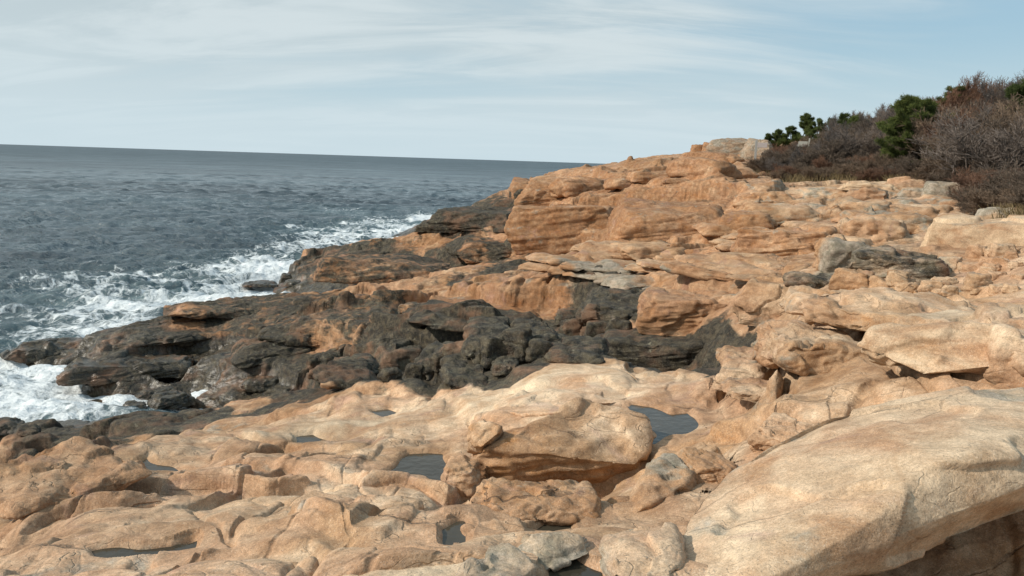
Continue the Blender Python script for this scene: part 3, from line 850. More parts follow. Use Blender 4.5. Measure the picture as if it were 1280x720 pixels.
def hull_rock(pts, sub=5, p=16, amp=1.0, seed=0, zone=None, crack=0.0, tint=None, rust=None, layers=1.0):
    pts = np.asarray(pts, float)
    bm = bmesh.new()
    for q in pts: bm.verts.new(q)
    r_ = bmesh.ops.convex_hull(bm, input=bm.verts[:])
    bm.normal_update()
    hv = np.array([v.co[:] for v in bm.verts if v.link_faces])
    c = (hv.max(0) + hv.min(0)) / 2 * .5 + hv.mean(0) * .5
    pl = []
    for f in bm.faces:
        n_ = np.array(f.normal); d_ = float(np.dot(n_, np.array(f.verts[0].co) - c))
        if d_ < 0: n_ = -n_; d_ = -d_
        if f.calc_area() < 1e-5: continue
        if any(np.dot(n_, m[0]) > .995 for m in pl): continue
        pl.append((n_, d_))
    bm.free()
    U, Fc = ico(sub)
    q = hv - c; w_, R_ = np.linalg.eigh(q.T @ q / len(q)); S_ = R_ @ np.diag(np.sqrt(np.maximum(w_, 1e-6))) @ R_.T
    Dv = U @ S_.T
    acc = np.zeros(len(U))
    for n_, d_ in pl: acc += (np.maximum(Dv @ n_, 0) / max(d_, 1e-3)) ** p
    V = c + Dv / (acc ** (1 / p))[:, None]
    size = np.cbrt(np.prod(hv.max(0) - hv.min(0) + 1e-3))
    N = vnormals(V, Fc)
    x, y, z = V.T
    k = 1.3 / size
    o = seed * 7.13
    f1 = fbm3(x * k + o, y * k, z * k * 1.5, 3, 500 + seed % 17, .5, True)
    kk = max(3.0, 4.5 / size)
    f2 = fbm3(x * kk, y * kk + o, z * kk * (1 + .7 * layers), 4, 520, .55)
    lay_ = fbm3(x * k * .7 + o, y * k * .7, (z - .17 * x) * max(k * 4.5, 4.5), 3, 550, .6)
    lay_ = np.clip(lay_ * 2.2, -.6, .6)
    dd = f1 * .030 * size * amp + f2 * min(.028, .035 * size) * amp + lay_ * min(.05, .030 * size) * amp * layers
    # flat spalls: step the surface where a noise passes a level
    g = fbm3(x * k * 1.4 - o, y * k * 1.4, z * k * 1.4, 3, 540, .5)
    dd += (sstep(-.02, .03, g) - .5) * .05 * min(size, 1.5) * amp
    if crack:
        u = fbm3(x * k * .8 + o, y * k * .8, z * k * .8, 3, 560, .5)
        dd -= np.exp(-(u / .035) ** 2) * crack
    dd -= dd.mean() + .012 * size
    V = V + N * dd[:, None]
    at = zones(V[:, 0], V[:, 1], V[:, 2])
    at['veg'] = at['veg'] * 0
    for kq, vq in (tint or {}).items():
        at[kq] = np.clip(at[kq] * (0 if vq <= 0 else 1) + vq, 0, 1) if vq <= 0 else np.maximum(at[kq], vq)
    if rust: at['orange'] = np.maximum(at['orange'], sstep(rust[0], rust[1], V[:, 2] + noise3(V[:, 0] * 3, V[:, 1] * 3, V[:, 2] * 3, 9) * .1)); at['cream'] = at['cream'] * (1 - at['orange'])
    return V, Fc, at

def add_rock(name, data, label, cat='rock', group=None):
    V, Fc, at = data
    c = V.mean(0).copy(); c[2] = V[:, 2].min()
    me = tri_mesh(name, V - c, Fc, at)
    o = link(name, me, ROCK); o.location = c
    o['label'] = label; o['category'] = cat; o['kind'] = 'thing'
    if group: o['group'] = group
    return o

_hc = {}
def ghit(px, py):
    if (px, py) not in _hc: _hc[(px, py)] = hit(px, py, height)
    return _hc[(px, py)]

def block_pts(px, py, w, h, depth, yaw=0, tiltx=0, tilty=0, taper=.12, jit=.10, seed=0, sink=.3, dist=None, flat=None):
    g = np.random.default_rng(seed)
    b = ghit(px, py) if dist is None else at_d(px, py, dist)
    if b[2] < 0: b = at_z(px, py, 0)
    d = math.hypot(b[0], b[1]); ur = np.array([b[0], b[1]]) / d; ul = np.array([ur[1], -ur[0]])
    W = w * d / FPX; Hh = h * d / FPX
    # part of the pixel height is the top seen from above
    dep = (CAMH - b[2]) / d
    Hz = max(Hh - depth * dep * .8, Hh * .35)
    pts = []
    cy, sy = math.cos(math.radians(yaw)), math.sin(math.radians(yaw))
    for i, a in enumerate((-.5, 0, .5)):
        for e in (-.5, 0, .5):
            for zz in (0, .5, 1):
                if a == 0 and e == 0 and zz == .5: continue
                sc_ = 1 - taper * zz
                mid = (a == 0) + (e == 0) + (zz == .5)
                k = 1 + (.06 if mid == 1 else .1 if mid == 2 else -.06)
                X = a * W * sc_ * k; Y = e * depth * sc_ * k; Z = (zz * (1 + sink) - sink) * Hz
                X += g.normal(0, jit * .5) * W * .5; Y += g.normal(0, jit * .5) * depth * .5; Z += g.normal(0, jit * .4) * Hz * (.6 if zz == 1 else .3)
                Z += math.tan(math.radians(tiltx)) * X + math.tan(math.radians(tilty)) * Y
                Xr = X * cy - Y * sy; Yr = X * sy + Y * cy
                q = b[:2] + ur * (Yr + depth * .5) + ul * Xr
                pts.append([q[0], q[1], b[2] + Z])
    return pts

# big hand-shaped rocks: (pixel x, pixel y, height in metres) of the corners
def corners(lst): return [at_z(*c) for c in lst]
add_rock('slanting_boulder', hull_rock(corners([(846,700,6.0),(852,655,5.98),(895,600,6.05),(950,556,6.15),(1030,512,6.32),(1120,494,6.42),(1300,478,6.55),(1460,480,6.6),
    (1420,566,6.55),(1285,572,6.56),(1192,566,6.6),(1122,634,6.42),(1040,676,6.30),(960,714,6.20),(900,760,6.1),
    (1125,716,6.02),(1290,618,6.28),(1400,612,6.25),(980,700,5.6),(1060,640,5.6),(870,740,5.7),(1200,560,5.9),(1400,540,5.9)]),
    sub=7, p=60, amp=.5, seed=1, layers=0.0, tint=dict(cream=.5, orange=-1, dark=-1, grey=.34)), 'huge pale speckled boulder slab slanting across the lower right corner', 'boulder')
add_rock('bedrock_block', hull_rock(corners([(602,562,5.22),(640,538,5.38),(722,500,5.52),(806,522,5.40),(815,545,5.28),(800,584,5.10),(712,572,5.22),
    (560,612,4.6),(572,566,4.75),(622,630,4.6),(722,630,4.55),(768,610,4.6),(816,580,4.6),(700,520,4.5)]),
    sub=6, p=70, amp=.8, seed=5, crack=.03, tint=dict(dark=-1), rust=(5.14, 4.98)), 'broad tan block with a rusty front face between the two largest pools', 'rock')
add_rock('knob_rock', hull_rock(corners([(584,545,5.3),(586,528,5.42),(604,521,5.46),(628,532,5.44),(622,546,5.36),(600,562,5.25),(580,566,5.0),(606,572,4.95),(630,550,5.0)]),
    sub=5, p=18, amp=.7, seed=3, tint=dict(cream=.5, dark=-1)), 'small cracked knob on the left shoulder of the central tan block', 'rock')
add_rock('bedrock_slab', hull_rock(corners([(640,500,4.9),(660,472,4.92),(694,453,4.95),(738,455,5.0),(790,470,5.0),(808,490,5.05),(795,508,5.1),(740,515,5.2),(680,518,5.15),(630,520,5.0),
    (600,498,4.4),(680,470,4.0),(760,468,4.2),(800,500,4.4),(700,530,4.4)]),
    sub=6, p=18, amp=.7, seed=4, tint=dict(cream=.4, dark=-1)), 'pale flat-topped slab rising to the crest behind the central tan block', 'rock')
add_rock('bedrock_slab', hull_rock(corners([(770,484,4.98),(800,466,4.98),(845,460,5.02),(900,470,5.06),(906,482,5.05),(880,500,5.12),(862,514,5.12),(838,512,5.1),(800,504,5.05),
    (770,490,4.5),(850,480,4.4),(905,486,4.5),(865,520,4.6),(800,500,4.4)]),
    sub=6, p=18, amp=.7, seed=5, tint=dict(cream=.4, dark=-1)), 'smooth pale slab overhanging the far rim of the large pool', 'rock')
add_rock('wedge_rock', hull_rock(corners([(828,562,5.72),(848,558,5.74),(862,578,5.72),(852,610,5.66),(800,640,5.6),(780,652,5.5),(806,610,5.6),(770,668,5.2),(790,680,5.2),(870,650,5.3),(880,610,5.3),(820,590,5.1)]),
    sub=6, p=18, amp=.9, seed=6, tint=dict(grey=.45, dark=-1, orange=.35)), 'upright yellow-grey wedge of rock left of the huge boulder', 'rock')
add_rock('hollowed_rock', hull_rock(corners([(728,640,5.35),(760,622,5.42),(796,620,5.42),(800,650,5.4),(770,664,5.35),(730,664,5.25),(724,672,5.1),(780,680,5.1),(810,660,5.1),(760,640,5.0)]),
    sub=5, p=16, amp=.9, seed=7, tint=dict(orange=.8, dark=-1)), 'small rusty orange rock between the wedge and the dark cleft', 'rock')
add_rock('speckled_rock', hull_rock(corners([(640,682,6.05),(664,662,6.12),(700,658,6.14),(730,668,6.1),(742,690,6.05),(700,706,6.02),(668,720,6.0),(640,712,5.8),(700,715,5.7),(745,700,5.7),(690,680,5.6)]),
    sub=6, p=16, amp=.8, seed=8, tint=dict(cream=.5, grey=.5, dark=-1, orange=-1)), 'whitish speckled rock on the far rim of the bottom-edge pool', 'rock')
add_rock('speckled_rock', hull_rock(corners([(742,672,6.05),(780,655,6.1),(836,650,6.12),(850,672,6.12),(846,715,6.14),(800,740,6.16),(760,724,6.14),(748,700,6.05),(750,735,5.8),(860,735,5.8),(860,690,5.7),(780,690,5.6)]),
    sub=6, p=16, amp=.8, seed=9, tint=dict(cream=.3, grey=.55, dark=-1)), 'grey lichen-speckled rock wedged against the left end of the huge boulder', 'rock')
add_rock('speckled_rock', hull_rock(corners([(560,720,6.1),(590,690,6.15),(630,684,6.15),(668,700,6.15),(684,730,6.15),(660,770,6.2),(560,770,6.2),(550,740,5.9),(690,750,5.9),(620,720,5.6)]),
    sub=6, p=14, amp=.9, seed=10, tint=dict(cream=.3, grey=.7, dark=-1, orange=-1)), 'greenish white lichened rock cut by the bottom edge left of the pool', 'rock')
add_rock('pale_slab', hull_rock(corners([(392,724,5.98),(440,694,6.02),(500,682,6.05),(560,682,6.06),(600,690,6.06),(585,720,6.1),(570,760,6.15),(380,760,6.1),(400,740,5.7),(600,740,5.7),(500,700,5.7)]),
    sub=6, p=16, amp=.5, seed=11, tint=dict(cream=.8, grey=.25, dark=-1, orange=-1)), 'smooth whitish slab at the bottom edge left of the lichened rock', 'rock')
add_rock('squared_block', hull_rock(corners([(576,658,5.62),(600,646,5.66),(650,646,5.68),(662,662,5.66),(652,684,5.6),(580,690,5.58),(580,700,5.3),(655,690,5.3),(660,660,5.2),(580,650,5.2)]),
    sub=5, p=20, amp=.6, seed=12, tint=dict(dark=-1, orange=.15)), 'pinkish squared block just above the bottom-edge rocks', 'rock')

# (name, px, py of the front foot, width px, height px, depth m, yaw, options, label)
RB = [
 ('rock_block', 885,604,66,44,.5,12,dict(orange=.7,dark=-1),'orange block tucked under the left shoulder of the huge boulder'),
 ('rusty_ledge', 672,652,170,40,.6,8,dict(orange=.8,dark=-1),'rust-stained layered ledge along the foot of the broad tan block'),
 ('rock_shoulder', 577,620,44,56,.5,-10,dict(orange=.4,dark=-1),'tan shoulder leaning on the left end of the broad tan block'),
 ('rock_lump', 985,566,70,44,.5,-20,dict(cream=.3,dark=-1),'rounded pinkish lump touching the top left of the huge boulder'),
 ('flat_slab', 946,503,80,24,.8,4,dict(grey=.5,dark=-1),'thin flat grey-topped slab above the right end of the large pool'),
 ('rock_lump', 932,486,62,40,.9,-18,dict(cream=.5,dark=-1),'pale rounded rock behind the thin grey slab'),
 ('rock_lump', 925,462,54,30,.9,8,dict(orange=.5,dark=-1),'small round-topped tan rock at the mouth of the dark cleft'),
 ('rock_ridge', 1215,474,170,92,2.2,-12,dict(cream=.8,dark=-1),'massive cracked cream outcrop on the right edge above the huge boulder'),
 ('rock_lump', 1268,470,90,84,1.6,8,dict(cream=.6,grey=.5,dark=-1),'rounded grey-cream shoulder beside the cracked cream outcrop at the right edge'),
 ('rock_ridge', 1010,470,110,72,1.8,14,dict(orange=.45,dark=-1),'rugged tan buttress dropping into the dark cleft'),
 ('rock_ridge', 1120,412,190,42,1.6,-4,dict(orange=.4,dark=-1),'long low tan ledge running behind the rugged buttress'),
 ('rock_ridge', 1060,398,150,34,1.5,6,dict(orange=.2,cream=.3,dark=-1),'layered pale ledge in front of the green-stained wedge'),
 ('long_block', 867,411,142,50,1.5,2,dict(orange=.3,dark=-1),'long square-cut tan block lying on the dark ledge'),
 ('rock_lump', 966,400,70,52,1.4,-14,dict(dark=-1),'squat boulder leaning on the right end of the long square-cut block'),
 ('dark_ledge', 850,463,230,52,1.8,4,dict(dark=.85),'wide blackened ledge under the long square-cut block'),
 ('rock_block', 1092,304,72,28,1.1,3,dict(cream=.4,dark=-1),'peach square block split by a crack, perched on dark ledges'),
 ('rock_block', 1062,302,34,26,1.0,-8,dict(cream=.3,dark=-1),'narrow peach block at the left end of the split peach block'),
 ('pale_boulder', 1224,311,112,36,1.5,-6,dict(cream=.8,grey=.35,dark=-1),'big whitish boulder with a grey stripe near the right edge'),
 ('angular_rock', 1052,336,52,34,1.0,18,dict(orange=.6,dark=-1),'angular orange rock propping up the split peach block'),
 ('stained_wedge', 1120,344,104,28,1.0,-3,dict(grey=.75,dark=.42,orange=.3),'dark green-stained wedge of rock below the split peach block'),
 ('stained_wedge', 1015,364,66,22,.9,6,dict(grey=.75,dark=.42,orange=.3),'small dull green rock patch left of the reddish block'),
 ('rock_block', 1066,362,44,24,.7,-12,dict(orange=.3,dark=.1),'reddish purple block below the green-stained wedge'),
 ('white_cobble', 1184,336,17,14,.2,0,dict(cream=1.,grey=0.2,dark=-1),'bright white cobble, palest stone on the slope'),
 ('pink_cobble', 1166,338,15,13,.2,0,dict(cream=.3,dark=-1),'pinkish cobble just left of the white cobble'),
 ('long_block', 978,320,116,34,1.5,-3,dict(orange=.8,dark=-1),'long ochre slab with a straight top left of the split peach block'),
 ('flat_slab', 1027,298,56,15,1.1,0,dict(cream=.5,dark=-1),'pale flat slab resting on the long ochre slab'),
 ('rock_lump', 1042,312,24,18,.6,0,dict(cream=.3,dark=-1),'small pale stone between the ochre slab and the orange rock'),
 ('flat_slab', 975,277,96,17,1.8,2,dict(grey=.7,dark=-1),'long grey-green slab on the upper slope'),
 ('rock_block', 1082,257,54,19,1.3,-5,dict(orange=.3,dark=-1),'peach-fronted block below the brown thicket'),
 ('rock_lump', 1180,254,44,22,1.4,4,dict(grey=.9,dark=-1),'grey lump at the thicket edge with an orange seam'),
 ('flat_slab', 1207,249,50,16,1.4,-4,dict(grey=.9,dark=-1),'grey overhanging slab at the right end of the thicket edge'),
 ('flat_slab', 1150,252,48,14,1.4,0,dict(grey=.7,dark=-1),'low grey slab left of the grey lump at the thicket edge'),
 ('squared_block', 1132,272,28,12,.8,0,dict(grey=.9,dark=.1),'small bluish grey square-cut block on the upper slope'),
 ('rock_lump', 1247,281,50,18,1.0,0,dict(cream=.4,grey=.6,dark=-1),'crumbled pale grey rock behind the whitish boulder'),
 ('rock_lump', 930,292,64,26,1.8,-6,dict(orange=.8,dark=-1),'domed orange rock on the upper slope left of the ochre slab'),
 ('flat_slab', 1010,246,90,10,1.6,3,dict(cream=.6,dark=-1),'thin pale slab directly below the brown thicket'),
 ('flat_slab', 1085,238,60,9,1.4,-3,dict(cream=.8,dark=-1),'whitest thin slab touching the foot of the thicket'),
 ('rock_lump', 962,257,60,16,1.8,6,dict(cream=.2,dark=-1),'pinkish rounded slab left of the thin pale slab'),
 ('yellow_boulder', 872,195,18,13,1.6,15,dict(orange=.9,dark=-1),'yellow boulder at the left foot of the summit crag'),
 ('yellow_boulder', 887,195,19,16,1.8,-10,dict(orange=.4,grey=.3,dark=-1),'ochre leaning slab just right of the yellow boulder'),
 ('summit_crag', 916,197,56,22,4.0,0,dict(grey=.75,dark=-1),'grey layered crag forming the bare summit'),
 ('summit_crag', 946,196,34,20,3.5,8,dict(grey=.8,dark=-1),'lower grey crag between the summit and the small pines'),
 ('orange_buttress', 712,311,146,62,6.0,-8,dict(orange=.8,dark=-1),'great rounded orange buttress above the flat stained platform'),
 ('orange_buttress', 830,305,150,58,6.0,6,dict(orange=.85,dark=-1),'long orange rock face right of the great rounded buttress'),
 ('orange_buttress', 690,250,110,26,7.0,10,dict(orange=.6,dark=-1),'reddish rock mass on the skyline over the sea'),
 ('rock_stub', 651,245,24,22,3.0,0,dict(orange=.6,dark=-1),'square red stub at the seaward end of the skyline'),
 ('rock_ridge', 700,312,74,24,2.5,0,dict(orange=.5,dark=-1),'orange boulder at the foot of the great rounded buttress'),
 ('dark_boulder', 612,444,70,48,2.0,0,dict(dark=.9),'biggest rounded dark boulder in the gully'),
 ('dark_boulder', 668,434,52,34,1.8,12,dict(dark=.9),'dark lumpy boulder right of the biggest gully boulder'),
 ('brown_boulder', 632,470,36,30,1.1,0,dict(dark=.35),'brownish round boulder at the foot of the biggest gully boulder'),
 ('dark_boulder', 720,454,78,30,1.6,-6,dict(dark=.8),'flat-topped dark boulder against the crest of the pale slab'),
 ('dark_boulder', 500,462,60,36,1.8,9,dict(dark=1),'squat black boulder at the seaward side of the gully'),
 ('dark_boulder', 548,466,50,34,1.6,-9,dict(dark=.95),'black angular boulder in the middle of the gully floor'),
 ('dark_boulder', 444,474,52,30,1.6,4,dict(dark=.95),'dark weed-covered boulder left of the squat black boulder'),
 ('dark_boulder', 580,482,60,26,1.4,4,dict(dark=.95),'low dark rock at the near rim of the gully'),
 ('brown_boulder', 434,484,74,22,1.4,4,dict(dark=.3,orange=.3),'flat brown boulder beside the wet weed near the gully mouth'),
 ('brown_boulder', 330,489,46,24,1.3,-10,dict(dark=.55),'brown-topped boulder at the head of the surf inlet'),
 ('mossy_block', 774,404,96,42,2.4,0,dict(dark=.6,grey=.8),'mossy square-fronted block left of the long square-cut block'),
 ('mossy_block', 716,406,46,24,1.6,0,dict(dark=.3,grey=.9),'small mossy ledge at the left foot of the mossy square block'),
 ('dark_boulder', 756,430,60,30,1.6,8,dict(dark=.85),'dark boulder tucked under the mossy square block'),
 ('wet_rock', 214,509,50,20,1.0,18,dict(dark=1),'black wet rock awash in the surf inlet'),
 ('wet_rock', 168,512,26,10,.6,0,dict(dark=1),'smallest black rock awash at the inlet edge'),
 ('wet_rock', 196,496,44,12,.8,0,dict(dark=1),'low black rock behind the wet rock in the inlet'),
 ('wet_rock', 8,544,34,20,1.2,0,dict(dark=.9),'dark brown rock at the left edge of the photo above the surf'),
 ('wet_rock', 36,544,22,9,.6,0,dict(dark=.9),'small dark stone beside the dark brown rock at the left edge'),
 ('wet_rock', 358,352,14,10,.8,0,dict(dark=1),'small upright black rock standing in the second surf gap'),
 ('wet_rock', 366,357,22,7,1.0,0,dict(dark=1),'flat black rock beside the upright one in the second surf gap'),
 ('wet_rock', 325,358,40,5,2.0,0,dict(dark=1),'thin black reef breaking the foam off the second point'),
 ('weed_ledge', 66,446,96,18,1.6,3,dict(dark=1),'low weed-black spit reaching furthest left into the sea'),
 ('weed_ledge', 160,474,140,28,2.0,-4,dict(dark=1),'bulky weed-black rock at the corner of the surf inlet'),
 ('weed_ledge', 200,436,110,26,3.0,0,dict(dark=.95),'dark shaggy hump between the low spit and the gully'),
 ('weed_ledge', 345,452,100,30,3.0,3,dict(dark=1),'dark weed-hung ledge seaward of the gully boulders'),
 ('brown_ledge', 290,398,150,20,3.0,2,dict(dark=.3,orange=.6),'reddish brown ledge along the top of the first point'),
 ('brown_ledge', 396,428,120,26,2.6,-3,dict(dark=.3,orange=.6),'reddish brown hump above the weed-hung ledge'),
 ('brown_ledge', 480,352,170,36,5.0,-3,dict(dark=.45,orange=.6),'brown and black ledge forming the second point'),
 ('brown_ledge', 630,322,130,26,4.0,4,dict(dark=.4,orange=.7),'orange-topped ledge with a black underside on the second point'),
 ('peach_ledge', 600,409,170,38,4.0,-2,dict(orange=.45,dark=.15),'peach-topped ledge with a rust-streaked drop above the gully'),
 ('peach_ledge', 545,404,90,30,3.0,6,dict(orange=.4,dark=.45),'sloping seaward end of the peach-topped ledge'),
 ('dark_wall', 600,284,110,26,5.0,-14,dict(dark=.95),'blackened rock face on the third point'),
 ('dark_wall', 552,290,60,18,4.0,-10,dict(dark=.75),'dark snout of the third point above the foam'),
 ('tan_slab', 70,630,150,34,1.2,24,dict(orange=.5,dark=-1),'humped tan slab above the left-edge pools'),
]
for i, (nm, px, py, w_, h_, dm, yaw, tint, lab) in enumerate(RB):
    big = w_ > 90 or w_ * h_ > 2600
    pts = block_pts(px, py, w_, h_, dm, yaw, tiltx=((i * 37) % 9 - 4) * .8, tilty=((i * 53) % 7 - 3) * 1.2, seed=40 + i, jit=.34 if nm == 'summit_crag' else .15, taper=.16 if h_ > 20 else .3)
    add_rock(nm, hull_rock(pts, sub=6 if big else (5 if w_ > 28 else 4), p=44, amp=1.0, seed=60 + i, crack=.02 * min(1, dm), tint=tint, layers=.25 if ('lump' in nm or 'boulder' in nm) else 1.0), lab,
             'boulder' if 'boulder' in nm else ('cobble' if 'cobble' in nm else 'rock'))

g_ = np.random.default_rng(21)
def scatter(name, n_, region, wr_, hr_, label, group, tint=None, cat='stone', sub=3):
    for i in range(n_):
        t_ = g_.uniform(); px = region[0] + (region[1] - region[0]) * t_
        py = np.interp(px, [p_[0] for p_ in region[2]], [p_[1] for p_ in region[2]]) + g_.uniform(0, 1) * np.interp(px, [p_[0] for p_ in region[2]], [p_[2] for p_ in region[2]])
        w_ = g_.uniform(*wr_); h_ = w_ * g_.uniform(*hr_)
        b = ghit(round(px), round(py)); d = math.hypot(b[0], b[1])
        pts = block_pts(round(px), round(py), w_, h_, w_ * d / FPX * g_.uniform(.5, .9), g_.uniform(-40, 40), seed=900 + i + len(name), jit=.2, sink=.35, taper=.2)
        add_rock(name, hull_rock(pts, sub=sub, p=36, amp=1.1, seed=i, tint=tint or dict(dark=-1, cream=g_.uniform(0, .5), orange=g_.uniform(.01, .4))), label, cat, group)
scatter('loose_stone', 46, (1120, 1279, [(1120,352,20),(1180,326,46),(1280,314,52)]), (8, 26), (.35, .7), 'small loose angular stone in the rubble at the right edge below the whitish boulder', 'loose stones in the rubble', sub=4)
scatter('ledge_slab', 34, (880, 1210, [(880,300,40),(960,262,60),(1210,262,22)]), (40, 100), (.11, .22), 'weathered tan slab bedded in the layered upper slope', 'slabs bedded in the upper slope', sub=4, cat='slab')
scatter('ledge_slab', 26, (700, 960, [(700,322,40),(800,312,48),(960,325,26)]), (50, 120), (.09, .18), 'low peach slab bedded in the terrace above the mossy block', 'slabs bedded in the middle terrace', sub=4, cat='slab')
scatter('skyline_block', 16, (650, 930, [(650,240,14),(780,214,26),(930,198,22)]), (30, 80), (.14, .26), 'red-brown block on the far slope below the skyline', 'blocks on the far slope', sub=4, cat='rock', tint=dict(orange=.6, dark=.05))
scatter('gully_stone', 34, (390, 800, [(390,455,24),(560,440,34),(700,420,26),(800,424,16)]), (18, 44), (.5, .8), 'dark broken stone on the gully floor', 'dark stones in the gully', sub=4, cat='stone', tint=dict(dark=.9))
print('rocks', time.time() - T0)


#@@PLANTS_BEGIN
# ------------------------------------------------------------------ vegetation
def leaf_material(name, c1, c2, rough=.8, scale=3.0, transl=0.0):
    t = NT(name)
    oi = t.n('ShaderNodeObjectInfo'); pos = t.n('ShaderNodeNewGeometry')
    at = t.attr('hue')
    c = t.mix(at, c1, c2)
    c = t.mix(.7, c, t.mix(oi.outputs['Random'], (.6, .62, .66), (1.35, 1.22, 1.1)), 'MULTIPLY')
    p = t.n('ShaderNodeBsdfPrincipled'); t.t.links.new(c, p.inputs['Base Color']); p.inputs['Roughness'].default_value = rough
    p.inputs['Specular IOR Level'].default_value = .2
    return t.out(p.outputs[0])
TWIG = leaf_material('bare_twigs', (.098, .078, .062), (.22, .165, .12))
TWIG_RED = leaf_material('red_brown_twigs', (.11, .068, .050), (.23, .135, .09))
TWIG_GREY = leaf_material('grey_bark', (.10, .085, .075), (.22, .19, .17))
NEEDLE = leaf_material('pine_needles', (.030, .052, .016), (.13, .16, .045))
STRAW = leaf_material('dead_grass', (.16, .12, .06), (.34, .27, .15))
BARK = leaf_material('pine_bark', (.06, .045, .035), (.10, .08, .06))

def ribbons(P0, P1, w0, w1, hue):
    """thin three-sided twigs from P0 to P1"""
    P0 = np.asarray(P0); P1 = np.asarray(P1); n_ = len(P0)
    d = P1 - P0; d /= np.linalg.norm(d, axis=1, keepdims=True) + 1e-9
    a = np.cross(d, rng.normal(size=(n_, 3))); a /= np.linalg.norm(a, axis=1, keepdims=True) + 1e-9
    b = np.cross(d, a)
    w0 = np.broadcast_to(w0, n_)[:, None]; w1 = np.broadcast_to(w1, n_)[:, None]
    V = []
    for k in range(3):
        an = k * 2.0944; o = a * math.cos(an) + b * math.sin(an)
        V.append(P0 + o * w0); V.append(P1 + o * w1)
    V = np.stack(V, 1).reshape(-1, 3)
    i = np.arange(n_)[:, None] * 6
    Fc = np.concatenate([np.stack([i[:, 0] + 0, i[:, 0] + 2, i[:, 0] + 3, i[:, 0] + 1], 1), np.stack([i[:, 0] + 2, i[:, 0] + 4, i[:, 0] + 5, i[:, 0] + 3], 1), np.stack([i[:, 0] + 4, i[:, 0] + 0, i[:, 0] + 1, i[:, 0] + 5], 1)])
    return V, Fc, np.repeat(np.broadcast_to(hue, n_), 6)

def bush_segments(g, h, spread, stems, levels=3, up=.75, kids=4):
    """recursive bare branching; returns list of (p0, p1, w0, w1, level)"""
    segs = []
    def grow(p, d, L, w, lev):
        m = 3
        for s in range(m):
            d2 = d + g.normal(0, .16, 3) + np.array([0, 0, .05]); d2 /= np.linalg.norm(d2)
            q = p + d2 * L / m
            segs.append((p, q, w * (1 - .25 * s / m), w * (1 - .25 * (s + 1) / m), lev))
            if lev < levels:
                for _ in range(kids if s else 2):
                    dd = d2 + g.normal(0, .55, 3); dd[2] += up * .35; dd /= np.linalg.norm(dd)
                    grow(p + (q - p) * g.uniform(.2, 1), dd, L * g.uniform(.42, .65), w * .5, lev + 1)
            p, d = q, d2
    for _ in range(stems):
        a = g.uniform(0, 6.283); r_ = spread * g.uniform(0, .35)
        d = np.array([math.cos(a) * g.uniform(.1, .8), math.sin(a) * g.uniform(.1, .8), 1.0]); d /= np.linalg.norm(d)
        grow(np.array([math.cos(a) * r_, math.sin(a) * r_, -.1]), d, h * g.uniform(.45, .75), .012 * h, 0)
    return segs
def segs_mesh(name, segs, mn=.004, hue=None, g=rng):
    P0 = np.array([s_[0] for s_ in segs]); P1 = np.array([s_[1] for s_ in segs])
    w0 = np.maximum([s_[2] for s_ in segs], mn); w1 = np.maximum([s_[3] for s_ in segs], mn * .8)
    V, Fc, hu = ribbons(P0, P1, w0, w1, g.uniform(0, 1, len(segs)))
    return tri_mesh(name, V, Fc, dict(hue=hu), smooth=False)

def shrub_proto(seed, mat, h=1.6, stems=9, mn=.006):
    g = np.random.default_rng(seed)
    s = bush_segments(g, h, h * .9, stems, 3, .7, 4)
    me = segs_mesh('bare_shrub', s, mn, g=g); me.materials.append(mat); return me
shrubs = [shrub_proto(1, TWIG), shrub_proto(2, TWIG, 1.4, 10), shrub_proto(3, TWIG_RED, 1.6, 9), shrub_proto(4, TWIG), shrub_proto(5, TWIG_GREY, 1.7, 8)]
print('shrub faces', [len(m.polygons) for m in shrubs])
def ground_at(x, y): return float(height(np.array([x]), np.array([y]))[0])
g_ = np.random.default_rng(77)
cand = []
while len(cand) < 262:
    px = g_.uniform(940, 1345); u = g_.uniform()
    # mostly the near rows
    x0, y0 = az(px)
    near = np.interp(px, [940, 985, 1060, 1120, 1215, 1250, 1345], [46, 44, 43, 43, 35, 28, 25])
    rr = near + 44 * u ** 1.35
    x, y = x0 * rr, y0 * rr
    if veg_mask(np.array([x]), np.array([y]))[0] < .5: continue
    if any((x - c[0]) ** 2 + (y - c[1]) ** 2 < .9 for c in cand): continue
    if (abs(px - 1146) < 46 or px > 1262) and near + 2.5 < rr < 49: continue
    if 940 < px < 1075 and rr > 66: continue
    cand.append((x, y, px, rr, near))
H_ = height(np.array([c[0] for c in cand]), np.array([c[1] for c in cand]))
for i, (x, y, px, rr, near) in enumerate(cand):
    low = rr < near + 7
    red = g_.uniform() < (.16 if not low else .22)
    grey = (not low) and g_.uniform() < .25
    k = 2 if red else (4 if grey else int(g_.choice([0, 1, 3])))
    o = link('bare_shrub', shrubs[k])
    o.location = (x, y, float(H_[i]))
    sz = (g_.uniform(.62, .85) if low else g_.uniform(1.0, 1.5)) * np.interp(px, [940, 1000, 1060, 1150, 1345], [.5, .55, .8, 1, 1.2])
    o.scale = (sz * g_.uniform(1.1, 1.5), sz * g_.uniform(1.1, 1.5), sz * g_.uniform(.85, 1.15)); o.rotation_euler = (0, 0, g_.uniform(0, 6.28))
    o['category'] = 'shrub'
    if low: o['label'] = 'low leafless brown shrub in the front rows of the thicket at the rock edge'; o['group'] = 'low bare shrubs along the edge of the rocks'
    else: o['label'] = 'taller leafless shrub in the dense thicket on the slope above the rocks'; o['group'] = 'taller bare shrubs on the hill slope'

